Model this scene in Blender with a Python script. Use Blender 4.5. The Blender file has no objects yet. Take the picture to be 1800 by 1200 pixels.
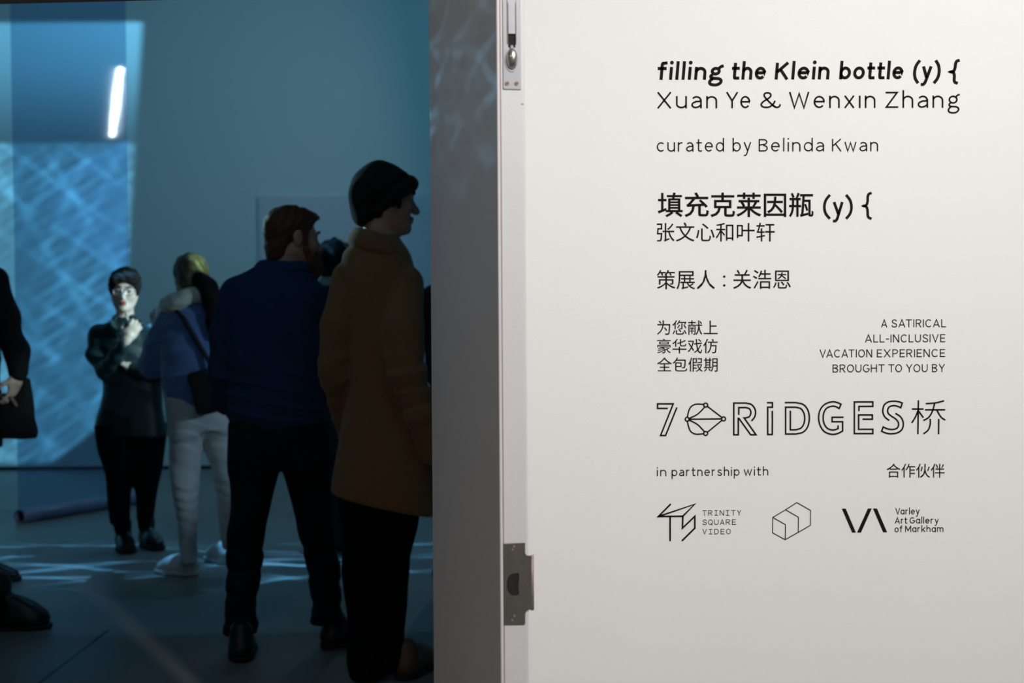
import bpy, bmesh, math, os
import numpy as np
from mathutils import Vector, Matrix

S = bpy.context.scene
COL = S.collection
PI = math.pi

# ------------------------------------------------------------------ camera
FPX = 2500.0                       # focal length in pixels of the 1800 px wide frame (50 mm)
CAM = np.array([0.0, 0.0, 1.31])
PITCH, ROLL = math.radians(1.0), math.radians(0.38)
FW = np.array([0, math.cos(PITCH), -math.sin(PITCH)])
UP0 = np.array([0, math.sin(PITCH), math.cos(PITCH)])
RT0 = np.array([1.0, 0, 0])
RT = math.cos(ROLL) * RT0 - math.sin(ROLL) * UP0
UP = math.cos(ROLL) * UP0 + math.sin(ROLL) * RT0

def ray(px, py):
    return FW * FPX + RT * (px - 900) + UP * (600 - py)

def P(px, py, Y):
    """the point of the place that lies at depth Y behind a pixel of the photograph"""
    d = ray(px, py)
    return CAM + d * (Y / d[1])

def on_plane(px, py, q, n):
    d = ray(px, py)
    return CAM + d * (np.dot(np.array(q) - CAM, n) / np.dot(d, n))

def floor_at(px, py):
    return on_plane(px, py, (0, 0, 0), np.array([0, 0, 1.0]))

cd = bpy.data.cameras.new('camera')
cam = bpy.data.objects.new('camera', cd)
COL.objects.link(cam)
M = Matrix(((RT[0], UP[0], -FW[0], 0), (RT[1], UP[1], -FW[1], 0), (RT[2], UP[2], -FW[2], 0), (0, 0, 0, 1)))
cam.matrix_world = Matrix.Translation(CAM) @ M
cd.sensor_width = 36
cd.lens = FPX / 1800 * 36
cd.clip_start = 0.05
cd.dof.use_dof = True
cd.dof.focus_distance = 2.86
cd.dof.aperture_fstop = 5.0
S.camera = cam

S.view_settings.view_transform = 'Standard'
S.view_settings.look = 'None'
S.view_settings.exposure = 0.0
S.view_settings.gamma = 1.0
S.view_settings.use_curve_mapping = False

# ------------------------------------------------------------------ world and lights
w = bpy.data.worlds.new('world')
S.world = w
w.use_nodes = True
w.node_tree.nodes['Background'].inputs[0].default_value = (0.2, 0.4, 0.6, 1)
w.node_tree.nodes['Background'].inputs[1].default_value = 0.0

def aim(o, target):
    d = Vector(target) - o.location
    o.rotation_euler = d.to_track_quat('-Z', 'Y').to_euler()

def area(name, loc, target, sx, sy, power, color, spread=180):
    l = bpy.data.lights.new(name, 'AREA')
    l.shape = 'RECTANGLE'; l.size = sx; l.size_y = sy
    l.energy = power; l.color = color; l.spread = math.radians(spread)
    o = bpy.data.objects.new(name, l); COL.objects.link(o)
    o.location = loc; aim(o, target)
    return o

def spot(name, loc, target, angle, power, color, radius=0.03, blend=0.3):
    l = bpy.data.lights.new(name, 'SPOT')
    l.energy = power; l.color = color; l.spot_size = math.radians(angle); l.spot_blend = blend
    l.shadow_soft_size = radius
    o = bpy.data.objects.new(name, l); COL.objects.link(o)
    o.location = loc; aim(o, target)
    return o

class NT:
    """small wrapper: builds math chains in a node tree"""
    def __init__(s, tree): s.t = tree
    def n(s, kind, **kw):
        x = s.t.nodes.new(kind)
        for k, v in kw.items(): setattr(x, k, v)
        return x
    def put(s, sock, v):
        if hasattr(v, 'is_linked') or hasattr(v, 'node'): s.t.links.new(v, sock)
        else: sock.default_value = v
    def m(s, op, a, b=0.0, c=None, clamp=False):
        x = s.n('ShaderNodeMath', operation=op); x.use_clamp = clamp
        s.put(x.inputs[0], a); s.put(x.inputs[1], b)
        if c is not None: s.put(x.inputs[2], c)
        return x.outputs[0]
    def step(s, v, lo, hi):
        x = s.n('ShaderNodeMapRange', interpolation_type='SMOOTHSTEP')
        s.put(x.inputs[0], v); x.inputs[1].default_value = lo; x.inputs[2].default_value = hi
        x.inputs[3].default_value = 0; x.inputs[4].default_value = 1
        return x.outputs[0]
    def xyz(s, a, b, c=0.0):
        x = s.n('ShaderNodeCombineXYZ')
        for i, v in enumerate((a, b, c)): s.put(x.inputs[i], v)
        return x.outputs[0]
    def noise(s, vec, scale, detail=3, rough=0.5, dist=0.0):
        x = s.n('ShaderNodeTexNoise')
        s.put(x.inputs['Vector'], vec); x.inputs['Scale'].default_value = scale
        x.inputs['Detail'].default_value = detail; x.inputs['Roughness'].default_value = rough
        x.inputs['Distortion'].default_value = dist
        return x.outputs[0]
    def lines(s, a, b, ang, freq, warp, power, seed):
        """thin bright wavering lines at an angle across the plane (a, b)"""
        ca, sa = math.cos(ang), math.sin(ang)
        t = s.m('ADD', s.m('MULTIPLY', a, ca * freq), s.m('MULTIPLY', b, sa * freq))
        nz = s.noise(s.xyz(a, b, seed), 0.7, 2)
        t = s.m('ADD', t, s.m('MULTIPLY', nz, warp))
        v = s.m('ABSOLUTE', s.m('SINE', s.m('ADD', t, seed * 1.7)))
        return s.m('POWER', v, power)

def thrown_image(o, build):
    """a projector's picture: the lamp's strength depends on the direction in which it shines"""
    l = o.data
    l.use_nodes = True
    nt = l.node_tree
    em = next(n for n in nt.nodes if n.type == 'EMISSION')
    N = NT(nt)
    tc = N.n('ShaderNodeTexCoord')
    sp = N.n('ShaderNodeSeparateXYZ')
    nt.links.new(tc.outputs['Normal'], sp.inputs[0])
    col, strength = build(N, sp.outputs[0], sp.outputs[1], sp.outputs[2])
    N.put(em.inputs[0], col)
    N.put(em.inputs[1], strength)

def point(name, loc, power, color, radius=0.02):
    l = bpy.data.lights.new(name, 'POINT')
    l.energy = power; l.color = color; l.shadow_soft_size = radius
    o = bpy.data.objects.new(name, l); COL.objects.link(o); o.location = loc
    return o

# hall: one ceiling fixture right of the open door leaf, and an added, unseen fill light further back
area('hall_ceiling_lamp', (1.15, 0.45, 2.78), (0.75, 3.0, 1.35), 0.07, 0.07, 66, (1.0, 0.995, 0.985))
area('hall_rear_fill', (-0.6, -0.6, 2.8), (-0.6, -0.5, 0), 0.6, 0.6, 6, (1.0, 0.88, 0.76))

# gallery: a blue wash on the back wall
area('gallery_wall_wash', (-0.2, 9.0, 4.45), (-0.2, 12.4, 1.3), 10.0, 0.4, 49, (0.15, 0.63, 0.90))
# gallery: added fill light above the doorway, in place of bounced projection
area('gallery_front_fill', (-1.2, 3.45, 4.3), (-1.6, 8.5, 0.3), 3.0, 0.5, 4.5, (0.36, 0.70, 1.0), 110)

# gallery: projector throwing a window and crossing lines on the left of the back wall
WALLY = 12.4
pj = (2.6, 9.2, 2.1)
pa = point('projector_on_back_wall', pj, 2000, (0.40, 0.80, 1.0))
def img_a(N, x, y, z):
    dy = WALLY - pj[1]
    X = N.m('ADD', N.m('MULTIPLY', N.m('DIVIDE', x, y), dy), pj[0])
    Z = N.m('ADD', N.m('MULTIPLY', N.m('DIVIDE', z, y), dy), pj[2])
    right = N.m('ADD', N.m('MULTIPLY', Z, 0.075), -3.475)       # slanting right border
    e = N.m('SUBTRACT', right, X)
    mask = N.m('MULTIPLY', N.step(e, -0.01, 0.03), N.step(N.m('SUBTRACT', 3.90, Z), -0.01, 0.03))
    mask = N.m('MULTIPLY', mask, N.step(Z, 0.02, 0.1))
    mask = N.m('MULTIPLY', mask, N.step(N.m('ADD', N.m('ADD', N.m('MULTIPLY', X, -1.0), -4.1), N.m('MULTIPLY', Z, 1.36)), -0.02, 0.05))
    mask = N.m('MULTIPLY', mask, N.step(y, 0.02, 0.06))
    upper = N.m('MULTIPLY', N.step(Z, 2.75, 3.95), 1.0)
    low = N.step(N.m('SUBTRACT', 2.86, Z), 0.0, 0.03)
    l1 = N.m('ADD', N.lines(X, Z, 2.25, 19.0, 0.8, 30, 1.3), N.lines(X, Z, 2.70, 13.0, 0.8, 36, 3.3))
    l2 = N.m('ADD', N.lines(X, Z, 0.95, 10.0, 0.8, 50, 4.1), N.lines(X, Z, 0.55, 7.0, 0.8, 60, 5.2))
    l3 = N.lines(X, Z, 2.05, 34.0, 1.2, 9, 7.7)
    ln = N.m('ADD', N.m('ADD', N.m('MULTIPLY', l1, 0.5), N.m('MULTIPLY', l2, 0.5)), N.m('MULTIPLY', l3, 0.3))
    ln = N.m('MULTIPLY', ln, N.m('ADD', 0.25, N.m('MULTIPLY', N.step(N.noise(N.xyz(X, Z, 5.0), 2.2, 3), 0.35, 0.65), 1.1)))
    lowv = N.m('MULTIPLY', low, N.m('ADD', 0.55, N.m('MULTIPLY', ln, 1.5)))
    st = N.m('MULTIPLY', mask, N.m('ADD', N.m('ADD', N.m('MULTIPLY', upper, 1.7), 0.12), lowv))
    return (0.40, 0.80, 1.0, 1), st
thrown_image(pa, img_a)

# gallery: added lamp under the ceiling, in place of floor ripples bounced off the film
pf = (-1.2, 7.9, 4.4)
pb = point('floor_ripple_light', pf, 210, (0.35, 0.72, 1.0))
def img_b(N, x, y, z):
    nz = N.m('MULTIPLY', z, -1.0)
    X = N.m('ADD', N.m('MULTIPLY', N.m('DIVIDE', x, nz), pf[2]), pf[0])
    Y = N.m('ADD', N.m('MULTIPLY', N.m('DIVIDE', y, nz), pf[2]), pf[1])
    wob = N.noise(N.xyz(X, Y, 3.0), 0.8, 2)
    mask = N.m('MULTIPLY', N.step(N.m('SUBTRACT', Y, N.m('MULTIPLY', wob, 0.35)), 5.74, 5.80), N.step(nz, 0.2, 0.4))
    mask = N.m('MULTIPLY', mask, N.step(N.m('SUBTRACT', 9.6, Y), 0.0, 1.2))
    band = N.m('MULTIPLY', N.step(Y, 6.6, 7.3), N.step(N.m('SUBTRACT', 8.5, Y), 0.0, 0.7))
    a1 = N.lines(X, Y, 1.52, 7.0, 8.0, 60, 2.2)
    a2 = N.lines(X, Y, 1.42, 7.0, 11.0, 60, 5.5)
    a3 = N.lines(X, Y, 1.68, 8.0, 10.0, 60, 8.2)
    br = N.noise(N.xyz(X, Y, 9.0), 1.6, 3)
    ln = N.m('MULTIPLY', N.m('ADD', N.m('ADD', a1, a2), a3), N.m('MULTIPLY', band, N.step(br, 0.38, 0.7)))
    soft = N.noise(N.xyz(X, Y, 1.0), 1.1, 3)
    st = N.m('MULTIPLY', mask, N.m('ADD', N.m('ADD', 0.10, N.m('MULTIPLY', soft, 0.22)), N.m('MULTIPLY', ln, 8.5)))
    return (0.42, 0.76, 1.0, 1), st
thrown_image(pb, img_b)

# gallery: added key spot for the projection light on the listener facing the door
spot('face_key_spot', (1.5, 6.5, 2.05), (-2.11, 7.90, 1.31), 9.5, 1000, (0.55, 0.92, 1.0), 0.02, 0.5)
# gallery: added fill spot that brightens the backs at the left
spot('low_fill_spot', (1.6, 5.3, 1.8), (-2.05, 7.1, 0.85), 22, 95, (0.50, 0.78, 1.0), 0.03, 0.6)
# gallery: small added spot that brightens the hand at the left edge
spot('hand_fill_spot', (1.6, 4.2, 1.55), (-2.42, 7.03, 0.99), 4.5, 260, (0.60, 0.92, 1.0), 0.02, 0.7)
# gallery: small added spot for the streaky bright patch on one head
ps = spot('hair_fill_spot', (0.8, 6.3, 3.6), tuple(P(349, 466, 7.15)), 2.6, 900, (0.80, 1.0, 0.72), 0.01, 0.3)
def img_s(N, x, y, z):
    nz = N.m('MULTIPLY', z, -1.0)
    u = N.m('MULTIPLY', N.m('DIVIDE', x, nz), 150.0); v = N.m('MULTIPLY', N.m('DIVIDE', y, nz), 150.0)
    return (0.80, 1.0, 0.72, 1), N.m('ADD', 0.12, N.lines(u, v, 0.35, 2.6, 3.0, 3, 1.1))
thrown_image(ps, img_s)
# gallery: added cyan spot at the far left that rims the hats and collars
spot('rim_spot', (-4.6, 9.0, 2.9), (-0.62, 5.25, 1.92), 9, 700, (0.45, 0.85, 1.0), 0.03, 0.6)
# gallery: added spot, in place of film-bounced ripples on the door leaf
pd = spot('door_ripple_spot', (-3.2, 8.4, 2.6), (-0.1, 2.6, 1.45), 20, 85, (0.5, 0.82, 1.0), 0.01, 0.5)
def img_d(N, x, y, z):
    nz = N.m('MULTIPLY', z, -1.0)
    u = N.m('MULTIPLY', N.m('DIVIDE', x, nz), 60.0); v = N.m('MULTIPLY', N.m('DIVIDE', y, nz), 26.0)
    a1 = N.lines(u, v, 1.40, 6.0, 6.0, 60, 2.2)
    a2 = N.lines(u, v, 1.85, 9.0, 7.0, 60, 6.4)
    g = N.noise(N.xyz(N.m('MULTIPLY', u, 1.2), N.m('MULTIPLY', v, 9.0), 2.0), 3.0, 5, 0.65)
    g = N.step(g, 0.45, 0.8)
    g2 = N.step(N.noise(N.xyz(u, v, 7.0), 9.0, 4, 0.6), 0.5, 0.8)
    up = N.m('MULTIPLY', N.step(v, 0.1, 1.2), N.step(N.m('SUBTRACT', 3.7, v), 0.0, 1.6))
    br = N.step(N.noise(N.xyz(u, v, 4.0), 1.5, 3), 0.35, 0.65)
    st = N.m('MULTIPLY', N.m('ADD', N.m('MULTIPLY', N.m('ADD', a1, a2), N.m('MULTIPLY', br, 0.9)), N.m('ADD', N.m('MULTIPLY', g, 0.5), N.m('MULTIPLY', g2, 0.4))), N.m('ADD', 0.08, up))
    return (0.5, 0.82, 1.0, 1), st
thrown_image(pd, img_d)

# ------------------------------------------------------------------ materials
MATS = {}
def mat(name, color, rough=0.7, metal=0.0, var=0.12, scale=12.0, bump=0.0, bscale=200.0, sheen=0.0, spec=0.5, stretch=None):
    if name in MATS: return MATS[name]
    m = bpy.data.materials.new(name); m.use_nodes = True
    nt = m.node_tree; N = NT(nt)
    b = nt.nodes['Principled BSDF']
    tc = N.n('ShaderNodeTexCoord')
    vec = tc.outputs['Object']
    if stretch:
        mp = N.n('ShaderNodeMapping'); mp.inputs['Scale'].default_value = stretch
        nt.links.new(vec, mp.inputs[0]); vec = mp.outputs[0]
    nz = N.noise(vec, scale, 4)
    mx = N.n('ShaderNodeMix', data_type='RGBA')
    c = np.array(color)
    mx.inputs[6].default_value = (*(c * (1 - var)), 1)
    mx.inputs[7].default_value = (*np.minimum(1, c * (1 + var)), 1)
    nt.links.new(nz, mx.inputs[0])
    nt.links.new(mx.outputs[2], b.inputs['Base Color'])
    b.inputs['Roughness'].default_value = rough
    b.inputs['Metallic'].default_value = metal
    b.inputs['Specular IOR Level'].default_value = spec
    if sheen:
        b.inputs['Sheen Weight'].default_value = sheen
    if bump:
        bp = N.n('ShaderNodeBump'); bp.inputs['Strength'].default_value = bump; bp.inputs['Distance'].default_value = 0.004
        nt.links.new(N.noise(vec, bscale, 3), bp.inputs['Height'])
        nt.links.new(bp.outputs[0], b.inputs['Normal'])
    MATS[name] = m
    return m

WHITE = mat('white_wall_paint', (0.83, 0.82, 0.80), 0.75, var=0.015, scale=1.5, bump=0.06, bscale=350)
GALW = mat('gallery_wall_paint', (0.72, 0.74, 0.76), 0.85, var=0.02, scale=0.8)
LILAC = mat('lilac_grey', (0.68, 0.64, 0.72), 0.8, var=0.03, scale=1.0)
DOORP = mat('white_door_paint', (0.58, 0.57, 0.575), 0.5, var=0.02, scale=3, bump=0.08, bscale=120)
HALLC = mat('hall_side_paint', (0.66, 0.62, 0.58), 0.8, var=0.02)
HEADP = mat('brown_grey_frame_paint', (0.16, 0.13, 0.115), 0.6, var=0.05)
DARKC = mat('dark_ceiling_paint', (0.05, 0.05, 0.055), 0.9)
STEEL = mat('brushed_steel', (0.30, 0.30, 0.315), 0.5, 0.35, var=0.08, scale=40, stretch=(1, 1, 0.1), bump=0.05)
CHROME = mat('polished_steel', (0.62, 0.61, 0.60), 0.22, 1.0, var=0.04)
BRONZE = mat('dark_worn_metal', (0.125, 0.115, 0.105), 0.45, 0.55, var=0.3, scale=60, bump=0.08, bscale=500)
WORN = mat('worn_brown_metal', (0.42, 0.33, 0.29), 0.42, 0.7, var=0.3, scale=80)
BRASS = mat('tarnished_brass', (0.20, 0.13, 0.08), 0.4, 0.8, var=0.3, scale=300)
RECESS_SHADE = mat('recess_shade', (0.012, 0.008, 0.006), 0.9)  # near-black: the shade inside recesses put into the colour
GAP = mat('dark_reddish_brown', (0.25, 0.17, 0.155), 0.9, var=0.3, scale=30)  # dark colour for the joint line and the chip
VINYL = mat('black_vinyl', (0.010, 0.008, 0.007), 0.7, var=0.1, spec=0.08)

def floor_mat():
    m = bpy.data.materials.new('polished_concrete'); m.use_nodes = True
    nt = m.node_tree; N = NT(nt); b = nt.nodes['Principled BSDF']
    tc = N.n('ShaderNodeTexCoord'); v = tc.outputs['Object']
    sp = N.n('ShaderNodeSeparateXYZ'); nt.links.new(v, sp.inputs[0])
    n1 = N.noise(v, 1.1, 6, 0.6); n2 = N.noise(v, 14, 5, 0.6)
    f = N.m('ADD', N.m('MULTIPLY', n1, 0.6), N.m('MULTIPLY', n2, 0.4))
    mx = N.n('ShaderNodeMix', data_type='RGBA')
    mx.inputs[6].default_value = (0.13, 0.125, 0.12, 1); mx.inputs[7].default_value = (0.30, 0.29, 0.28, 1)
    nt.links.new(f, mx.inputs[0])
    # one sawn joint between two slabs
    a, c = floor_at(187, 1110), floor_at(80, 1192)
    dx, dy = c[0] - a[0], c[1] - a[1]; L = math.hypot(dx, dy)
    dist = N.m('ABSOLUTE', N.m('ADD', N.m('ADD', N.m('MULTIPLY', sp.outputs[0], dy / L), N.m('MULTIPLY', sp.outputs[1], -dx / L)), -(a[0] * dy - a[1] * dx) / L))
    side = N.step(N.m('SUBTRACT', a[1] + 0.05, sp.outputs[1]), 0.0, 0.05)
    jt = N.m('MULTIPLY', N.step(N.m('SUBTRACT', 0.012, dist), 0.0, 0.006), side)
    mj = N.n('ShaderNodeMix', data_type='RGBA'); nt.links.new(jt, mj.inputs[0]); nt.links.new(mx.outputs[2], mj.inputs[6])
    mj.inputs[7].default_value = (0.02, 0.018, 0.016, 1)
    nt.links.new(mj.outputs[2], b.inputs['Base Color'])
    rr = N.m('ADD', 0.36, N.m('MULTIPLY', n1, 0.25)); nt.links.new(rr, b.inputs['Roughness'])
    b.inputs['Specular IOR Level'].default_value = 0.35
    bp = N.n('ShaderNodeBump'); bp.inputs['Strength'].default_value = 0.05; nt.links.new(n2, bp.inputs['Height']); nt.links.new(bp.outputs[0], b.inputs['Normal'])
    return m

def film_mat():
    m = bpy.data.materials.new('tinted_clear_film'); m.use_nodes = True
    nt = m.node_tree; N = NT(nt); nt.nodes.remove(nt.nodes['Principled BSDF'])
    out = nt.nodes['Material Output']
    tr = N.n('ShaderNodeBsdfTransparent'); tr.inputs[0].default_value = (0.50, 0.64, 0.77, 1)
    gl = N.n('ShaderNodeBsdfGlossy'); gl.inputs['Roughness'].default_value = 0.06; gl.inputs[0].default_value = (0.9, 0.95, 1, 1)
    tl = N.n('ShaderNodeBsdfTranslucent'); tl.inputs[0].default_value = (0.35, 0.42, 0.85, 1)
    df = N.n('ShaderNodeBsdfDiffuse'); df.inputs[0].default_value = (0.35, 0.42, 0.85, 1)  # purple-blue stands in for projection reflected in the film
    tc = N.n('ShaderNodeTexCoord'); sp = N.n('ShaderNodeSeparateXYZ'); nt.links.new(tc.outputs['Object'], sp.inputs[0])
    bp = N.n('ShaderNodeBump'); bp.inputs['Strength'].default_value = 0.03; bp.inputs['Distance'].default_value = 0.02
    nt.links.new(N.noise(tc.outputs['Object'], 3.0, 2), bp.inputs['Height']); nt.links.new(bp.outputs[0], gl.inputs['Normal'])
    a = N.n('ShaderNodeMixShader'); a.inputs[0].default_value = 0.5; nt.links.new(tl.outputs[0], a.inputs[1]); nt.links.new(df.outputs[0], a.inputs[2])
    b_ = N.n('ShaderNodeMixShader'); b_.inputs[0].default_value = 0.13; nt.links.new(tr.outputs[0], b_.inputs[1]); nt.links.new(a.outputs[0], b_.inputs[2])
    fr = N.n('ShaderNodeFresnel'); fr.inputs[0].default_value = 1.5
    c = N.n('ShaderNodeMixShader'); nt.links.new(fr.outputs[0], c.inputs[0]); nt.links.new(b_.outputs[0], c.inputs[1]); nt.links.new(gl.outputs[0], c.inputs[2])
    nt.links.new(c.outputs[0], out.inputs[0])
    return m

# ------------------------------------------------------------------ object helpers
def link_mesh(name, verts, faces, material, parent=None, smooth=False):
    me = bpy.data.meshes.new(name)
    me.from_pydata([tuple(v) for v in verts], [], [tuple(f) for f in faces])
    me.update()
    if smooth:
        me.polygons.foreach_set('use_smooth', [True] * len(me.polygons))
    o = bpy.data.objects.new(name, me); COL.objects.link(o)
    if material: me.materials.append(material)
    if parent: o.parent = parent
    return o

def from_bm(name, bm, material, parent=None, smooth=False):
    me = bpy.data.meshes.new(name); bm.to_mesh(me); bm.free()
    if smooth: me.polygons.foreach_set('use_smooth', [True] * len(me.polygons))
    o = bpy.data.objects.new(name, me); COL.objects.link(o)
    me.materials.append(material)
    if parent: o.parent = parent
    return o

def box_bm(lo, hi, bevel=0.0, bm=None, seg=2, mtx=None):
    own = bmesh.new()
    bmesh.ops.create_cube(own, size=1.0)
    lo, hi = np.array(lo, float), np.array(hi, float)
    for v in own.verts:
        v.co = Vector(((v.co.x + .5) * (hi[0] - lo[0]) + lo[0], (v.co.y + .5) * (hi[1] - lo[1]) + lo[1], (v.co.z + .5) * (hi[2] - lo[2]) + lo[2]))
    if bevel:
        bmesh.ops.bevel(own, geom=list(own.edges), offset=bevel, segments=seg, affect='EDGES', profile=0.5)
    if mtx: bmesh.ops.transform(own, matrix=mtx, verts=list(own.verts))
    if bm is None: return own
    tmp = bpy.data.meshes.new('t'); own.to_mesh(tmp); own.free(); bm.from_mesh(tmp); bpy.data.meshes.remove(tmp)
    return bm

def structure(name, lo, hi, m, bevel=0.0, mtx=None):
    o = from_bm(name, box_bm(lo, hi, bevel, mtx=mtx), m); o['kind'] = 'structure'
    return o

def thing(name, label, cat, loc=(0, 0, 0), group=None):
    o = bpy.data.objects.new(name, None); COL.objects.link(o)
    o.location = tuple(float(x) for x in loc); o['label'] = label; o['category'] = cat; o.empty_display_size = 0.1
    if group: o['group'] = group
    return o

def tag(o, label, cat, group=None):
    o['label'] = label; o['category'] = cat
    if group: o['group'] = group
    return o

def keep(child, root):
    """parent without moving: the child's vertices are in world space"""
    child.parent = root
    child.matrix_parent_inverse = Matrix.Translation(root.location).inverted()
    return child

# ------------------------------------------------------------------ the setting
HX = P(748.5, 600, 3.0)[0]                       # hinge side of the doorway
FLOORM = floor_mat()
structure('floor', (-7, -2.6, -0.12), (6, 12.6, 0), FLOORM)
structure('wall_back', (-7, WALLY, 0), (6, WALLY + 0.15, 4.8), GALW)
structure('wall_left', (-7.15, 3.1, 0), (-7, 12.5, 4.8), GALW)
structure('wall_right', (6, 3.1, 0), (6.15, 12.5, 4.8), GALW)
structure('ceiling', (-7.1, 3.15, 4.7), (6.1, 12.5, 4.85), DARKC)
structure('shadow_gap_back', (-6.9, WALLY - 0.012, 0.0), (6, WALLY, 0.028), RECESS_SHADE)  # near-black strip with the shade of the wall-foot gap put into its colour
structure('wall_lilac_panel', (P(455, 345, 12.37)[0], 12.37, 0), (1.6, 12.4, P(455, 345, 12.37)[2]), LILAC)  # slightly purple rectangle on the back wall, laid on as a thin panel
structure('wall_front', (HX + 0.078, 3.0, 0), (6.0, 3.15, 4.75), WHITE)
# head and left cheek of the doorway, turned a little against the lettered wall
piv = Vector((HX, 3.0, 0))
rot = Matrix.Translation(piv) @ Matrix.Rotation(math.radians(-4.5), 4, 'Z') @ Matrix.Translation(-piv)
hz = P(10, 7.5, 3.24)[2]
structure('wall_over_doorway', (HX - 1.62, 3.0, hz + 0.09), (HX + 0.078, 3.15, 4.75), HALLC, mtx=rot)
structure('trim_door_head', (HX - 1.60, 3.0, hz), (HX + 0.078, 3.165, hz + 0.09), HEADP, 0.004, mtx=rot)
structure('wall_beside_doorway', (-7, 3.0, 0), (HX - 1.6, 3.15, 4.75), HALLC, mtx=rot)
structure('wall_hall_left', (-2.6, -2.5, 0), (-2.45, 3.1, 3.0), HALLC)
structure('wall_hall_right', (3.4, -2.5, 0), (3.55, 3.0, 3.0), HALLC)
structure('wall_hall_rear', (-2.6, -2.6, 0), (3.5, -2.45, 3.0), HALLC)
structure('ceiling_hall', (-2.6, -2.6, 2.9), (3.55, 3.2, 3.0), HALLC)

# ------------------------------------------------------------------ the open door leaf seen on its edge
DL = P(878.5, 600, 2.17)                                      # left corner of the free edge
dirv = np.array([HX + 0.012 - DL[0], 2.985 - DL[1], 0]); LEAF = float(np.linalg.norm(dirv)); dirv /= LEAF
edge_n = -dirv                                              # the edge faces the camera
side = np.array([-dirv[1], dirv[0], 0]) * -1                # along the edge, to the right
if side[0] < 0: side = -side
TH = 0.0425
def leaf_pt(a, b, z): return DL + dirv * a + side * b + np.array([0, 0, z - DL[2]])   # a into the leaf, b across the edge
LM = Matrix(((side[0], dirv[0], 0, DL[0]), (side[1], dirv[1], 0, DL[1]), (0, 0, 1, 0), (0, 0, 0, 1)))   # local x across, y into the leaf, z up
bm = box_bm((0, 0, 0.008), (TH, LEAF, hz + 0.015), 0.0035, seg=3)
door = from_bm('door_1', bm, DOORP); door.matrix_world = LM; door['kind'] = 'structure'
def epx(px, py):
    """edge coordinates (across, height) of a pixel"""
    q = on_plane(px, py, DL, edge_n)
    return float(np.dot(q - DL, side)), float(q[2])
def on_door(name, bm, m, parent=None, smooth=False):
    o = from_bm(name, bm, m, parent or door, smooth)
    return o
b0 = epx(875.5, 600)[0]; b1 = epx(881.0, 600)[0]; b2 = epx(883.5, 600)[0]
on_door('edge_strip', box_bm((b0, -0.0045, 0.01), (b1, 0.006, hz + 0.012), 0.0016, seg=3), DOORP)
on_door('edge_joint', box_bm((b1 - .0002, -0.0008, 0.01), (b2, 0.003, hz + 0.012)), GAP)

def slab_poly(pts, holes, y0, y1, bm=None):
    """a flat plate in the edge plane: outline and holes in (across, height), from depth y0 to y1"""
    own = bmesh.new()
    def loop(ps):
        vs = [own.verts.new((p[0], y0, p[1])) for p in ps]
        return [own.edges.new((vs[i], vs[(i + 1) % len(vs)])) for i in range(len(vs))]
    es = loop(pts)
    for h in holes: es += loop(h)
    bmesh.ops.triangle_fill(own, edges=es, use_beauty=True, use_dissolve=False)
    r = bmesh.ops.extrude_face_region(own, geom=list(own.faces))
    for g in r['geom']:
        if isinstance(g, bmesh.types.BMVert): g.co.y = y1
    bmesh.ops.recalc_face_normals(own, faces=list(own.faces))
    return own
def cyl_bm(c, r, y0, y1, n=20, rx=None):
    pts = [(c[0] + (rx or r) * math.cos(t * 2 * PI / n), c[1] + r * math.sin(t * 2 * PI / n)) for t in range(n)]
    return slab_poly(pts, [], y0, y1)

# flush bolt let into the edge
ax0, zb = epx(884.5, 156.5); ax1 = epx(915.5, 156)[0]; ztop = epx(900, -120)[1]
sx0, sx1 = epx(892.5, 60)[0], epx(905.5, 60)[0]; szb = epx(900, 84)[1]
bolt = on_door('flush_bolt', slab_poly([(ax0, zb), (ax1, zb), (ax1, ztop), (ax0, ztop)], [[(sx0, szb), (sx1, szb), (sx1, ztop - .02), (sx0, ztop - .02)]], -0.0022, 0.0002), STEEL)
on_door('slot_shade', box_bm((sx0 - .0005, -0.0004, szb), (sx1 + .0005, 0.0, ztop - .02)), RECESS_SHADE, bolt)  # dark backing that paints the shade in the cut-out
for xa in (sx0 - 0.0016, sx1 + 0.0002):
    on_door('slot_rim', box_bm((xa, -0.0036, epx(900, 78)[1]), (xa + .0014, -0.002, ztop - .03), 0.0005), CHROME, bolt)
zs0, zs1 = epx(900, 60)[1], epx(900, 8)[1]
w2 = epx(908.5, 0)[0] - epx(889.5, 0)[0]
cx = (sx0 + sx1) / 2
on_door('shaft', slab_poly([(cx - .0052, zs0), (cx + .0052, zs0), (cx + .0052, zs1), (cx + w2 / 2, zs1 + .012), (cx + w2 / 2, ztop - .03), (cx - w2 / 2, ztop - .03), (cx - w2 / 2, zs1 + .012), (cx - .0052, zs1)], [], -0.0034, -0.0003), STEEL, bolt)
kb = bmesh.new(); bmesh.ops.create_uvsphere(kb, u_segments=32, v_segments=20, radius=1)
kc = epx(899.5, 104)
for v in kb.verts:
    v.co = Vector((kc[0] + v.co.x * 0.0093, -0.004 + v.co.y * 0.0072, kc[1] + v.co.z * 0.0162))
on_door('knob', kb, CHROME, bolt, True)
on_door('knob_seat', cyl_bm(epx(899, 105), 0.0188, -0.0034, -0.002, 32, 0.0108), STEEL, bolt)
on_door('lever_neck', box_bm((cx - .0030, -0.006, kc[1] + .010), (cx + .0022, -0.001, kc[1] + .0205), 0.001), CHROME, bolt)
for sx in (891, 907.5):
    c = epx(sx, 147)
    sc = on_door('screw', cyl_bm(c, 0.0032, -0.0034, -0.002, 18), BRASS, bolt)
    on_door('screw_slot_shade', box_bm((c[0] - .0024, -0.0037, c[1] - .0005), (c[0] + .0024, -0.0033, c[1] + .0005)), RECESS_SHADE, sc)  # dark bar painting the shade of the screw's cut

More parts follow.
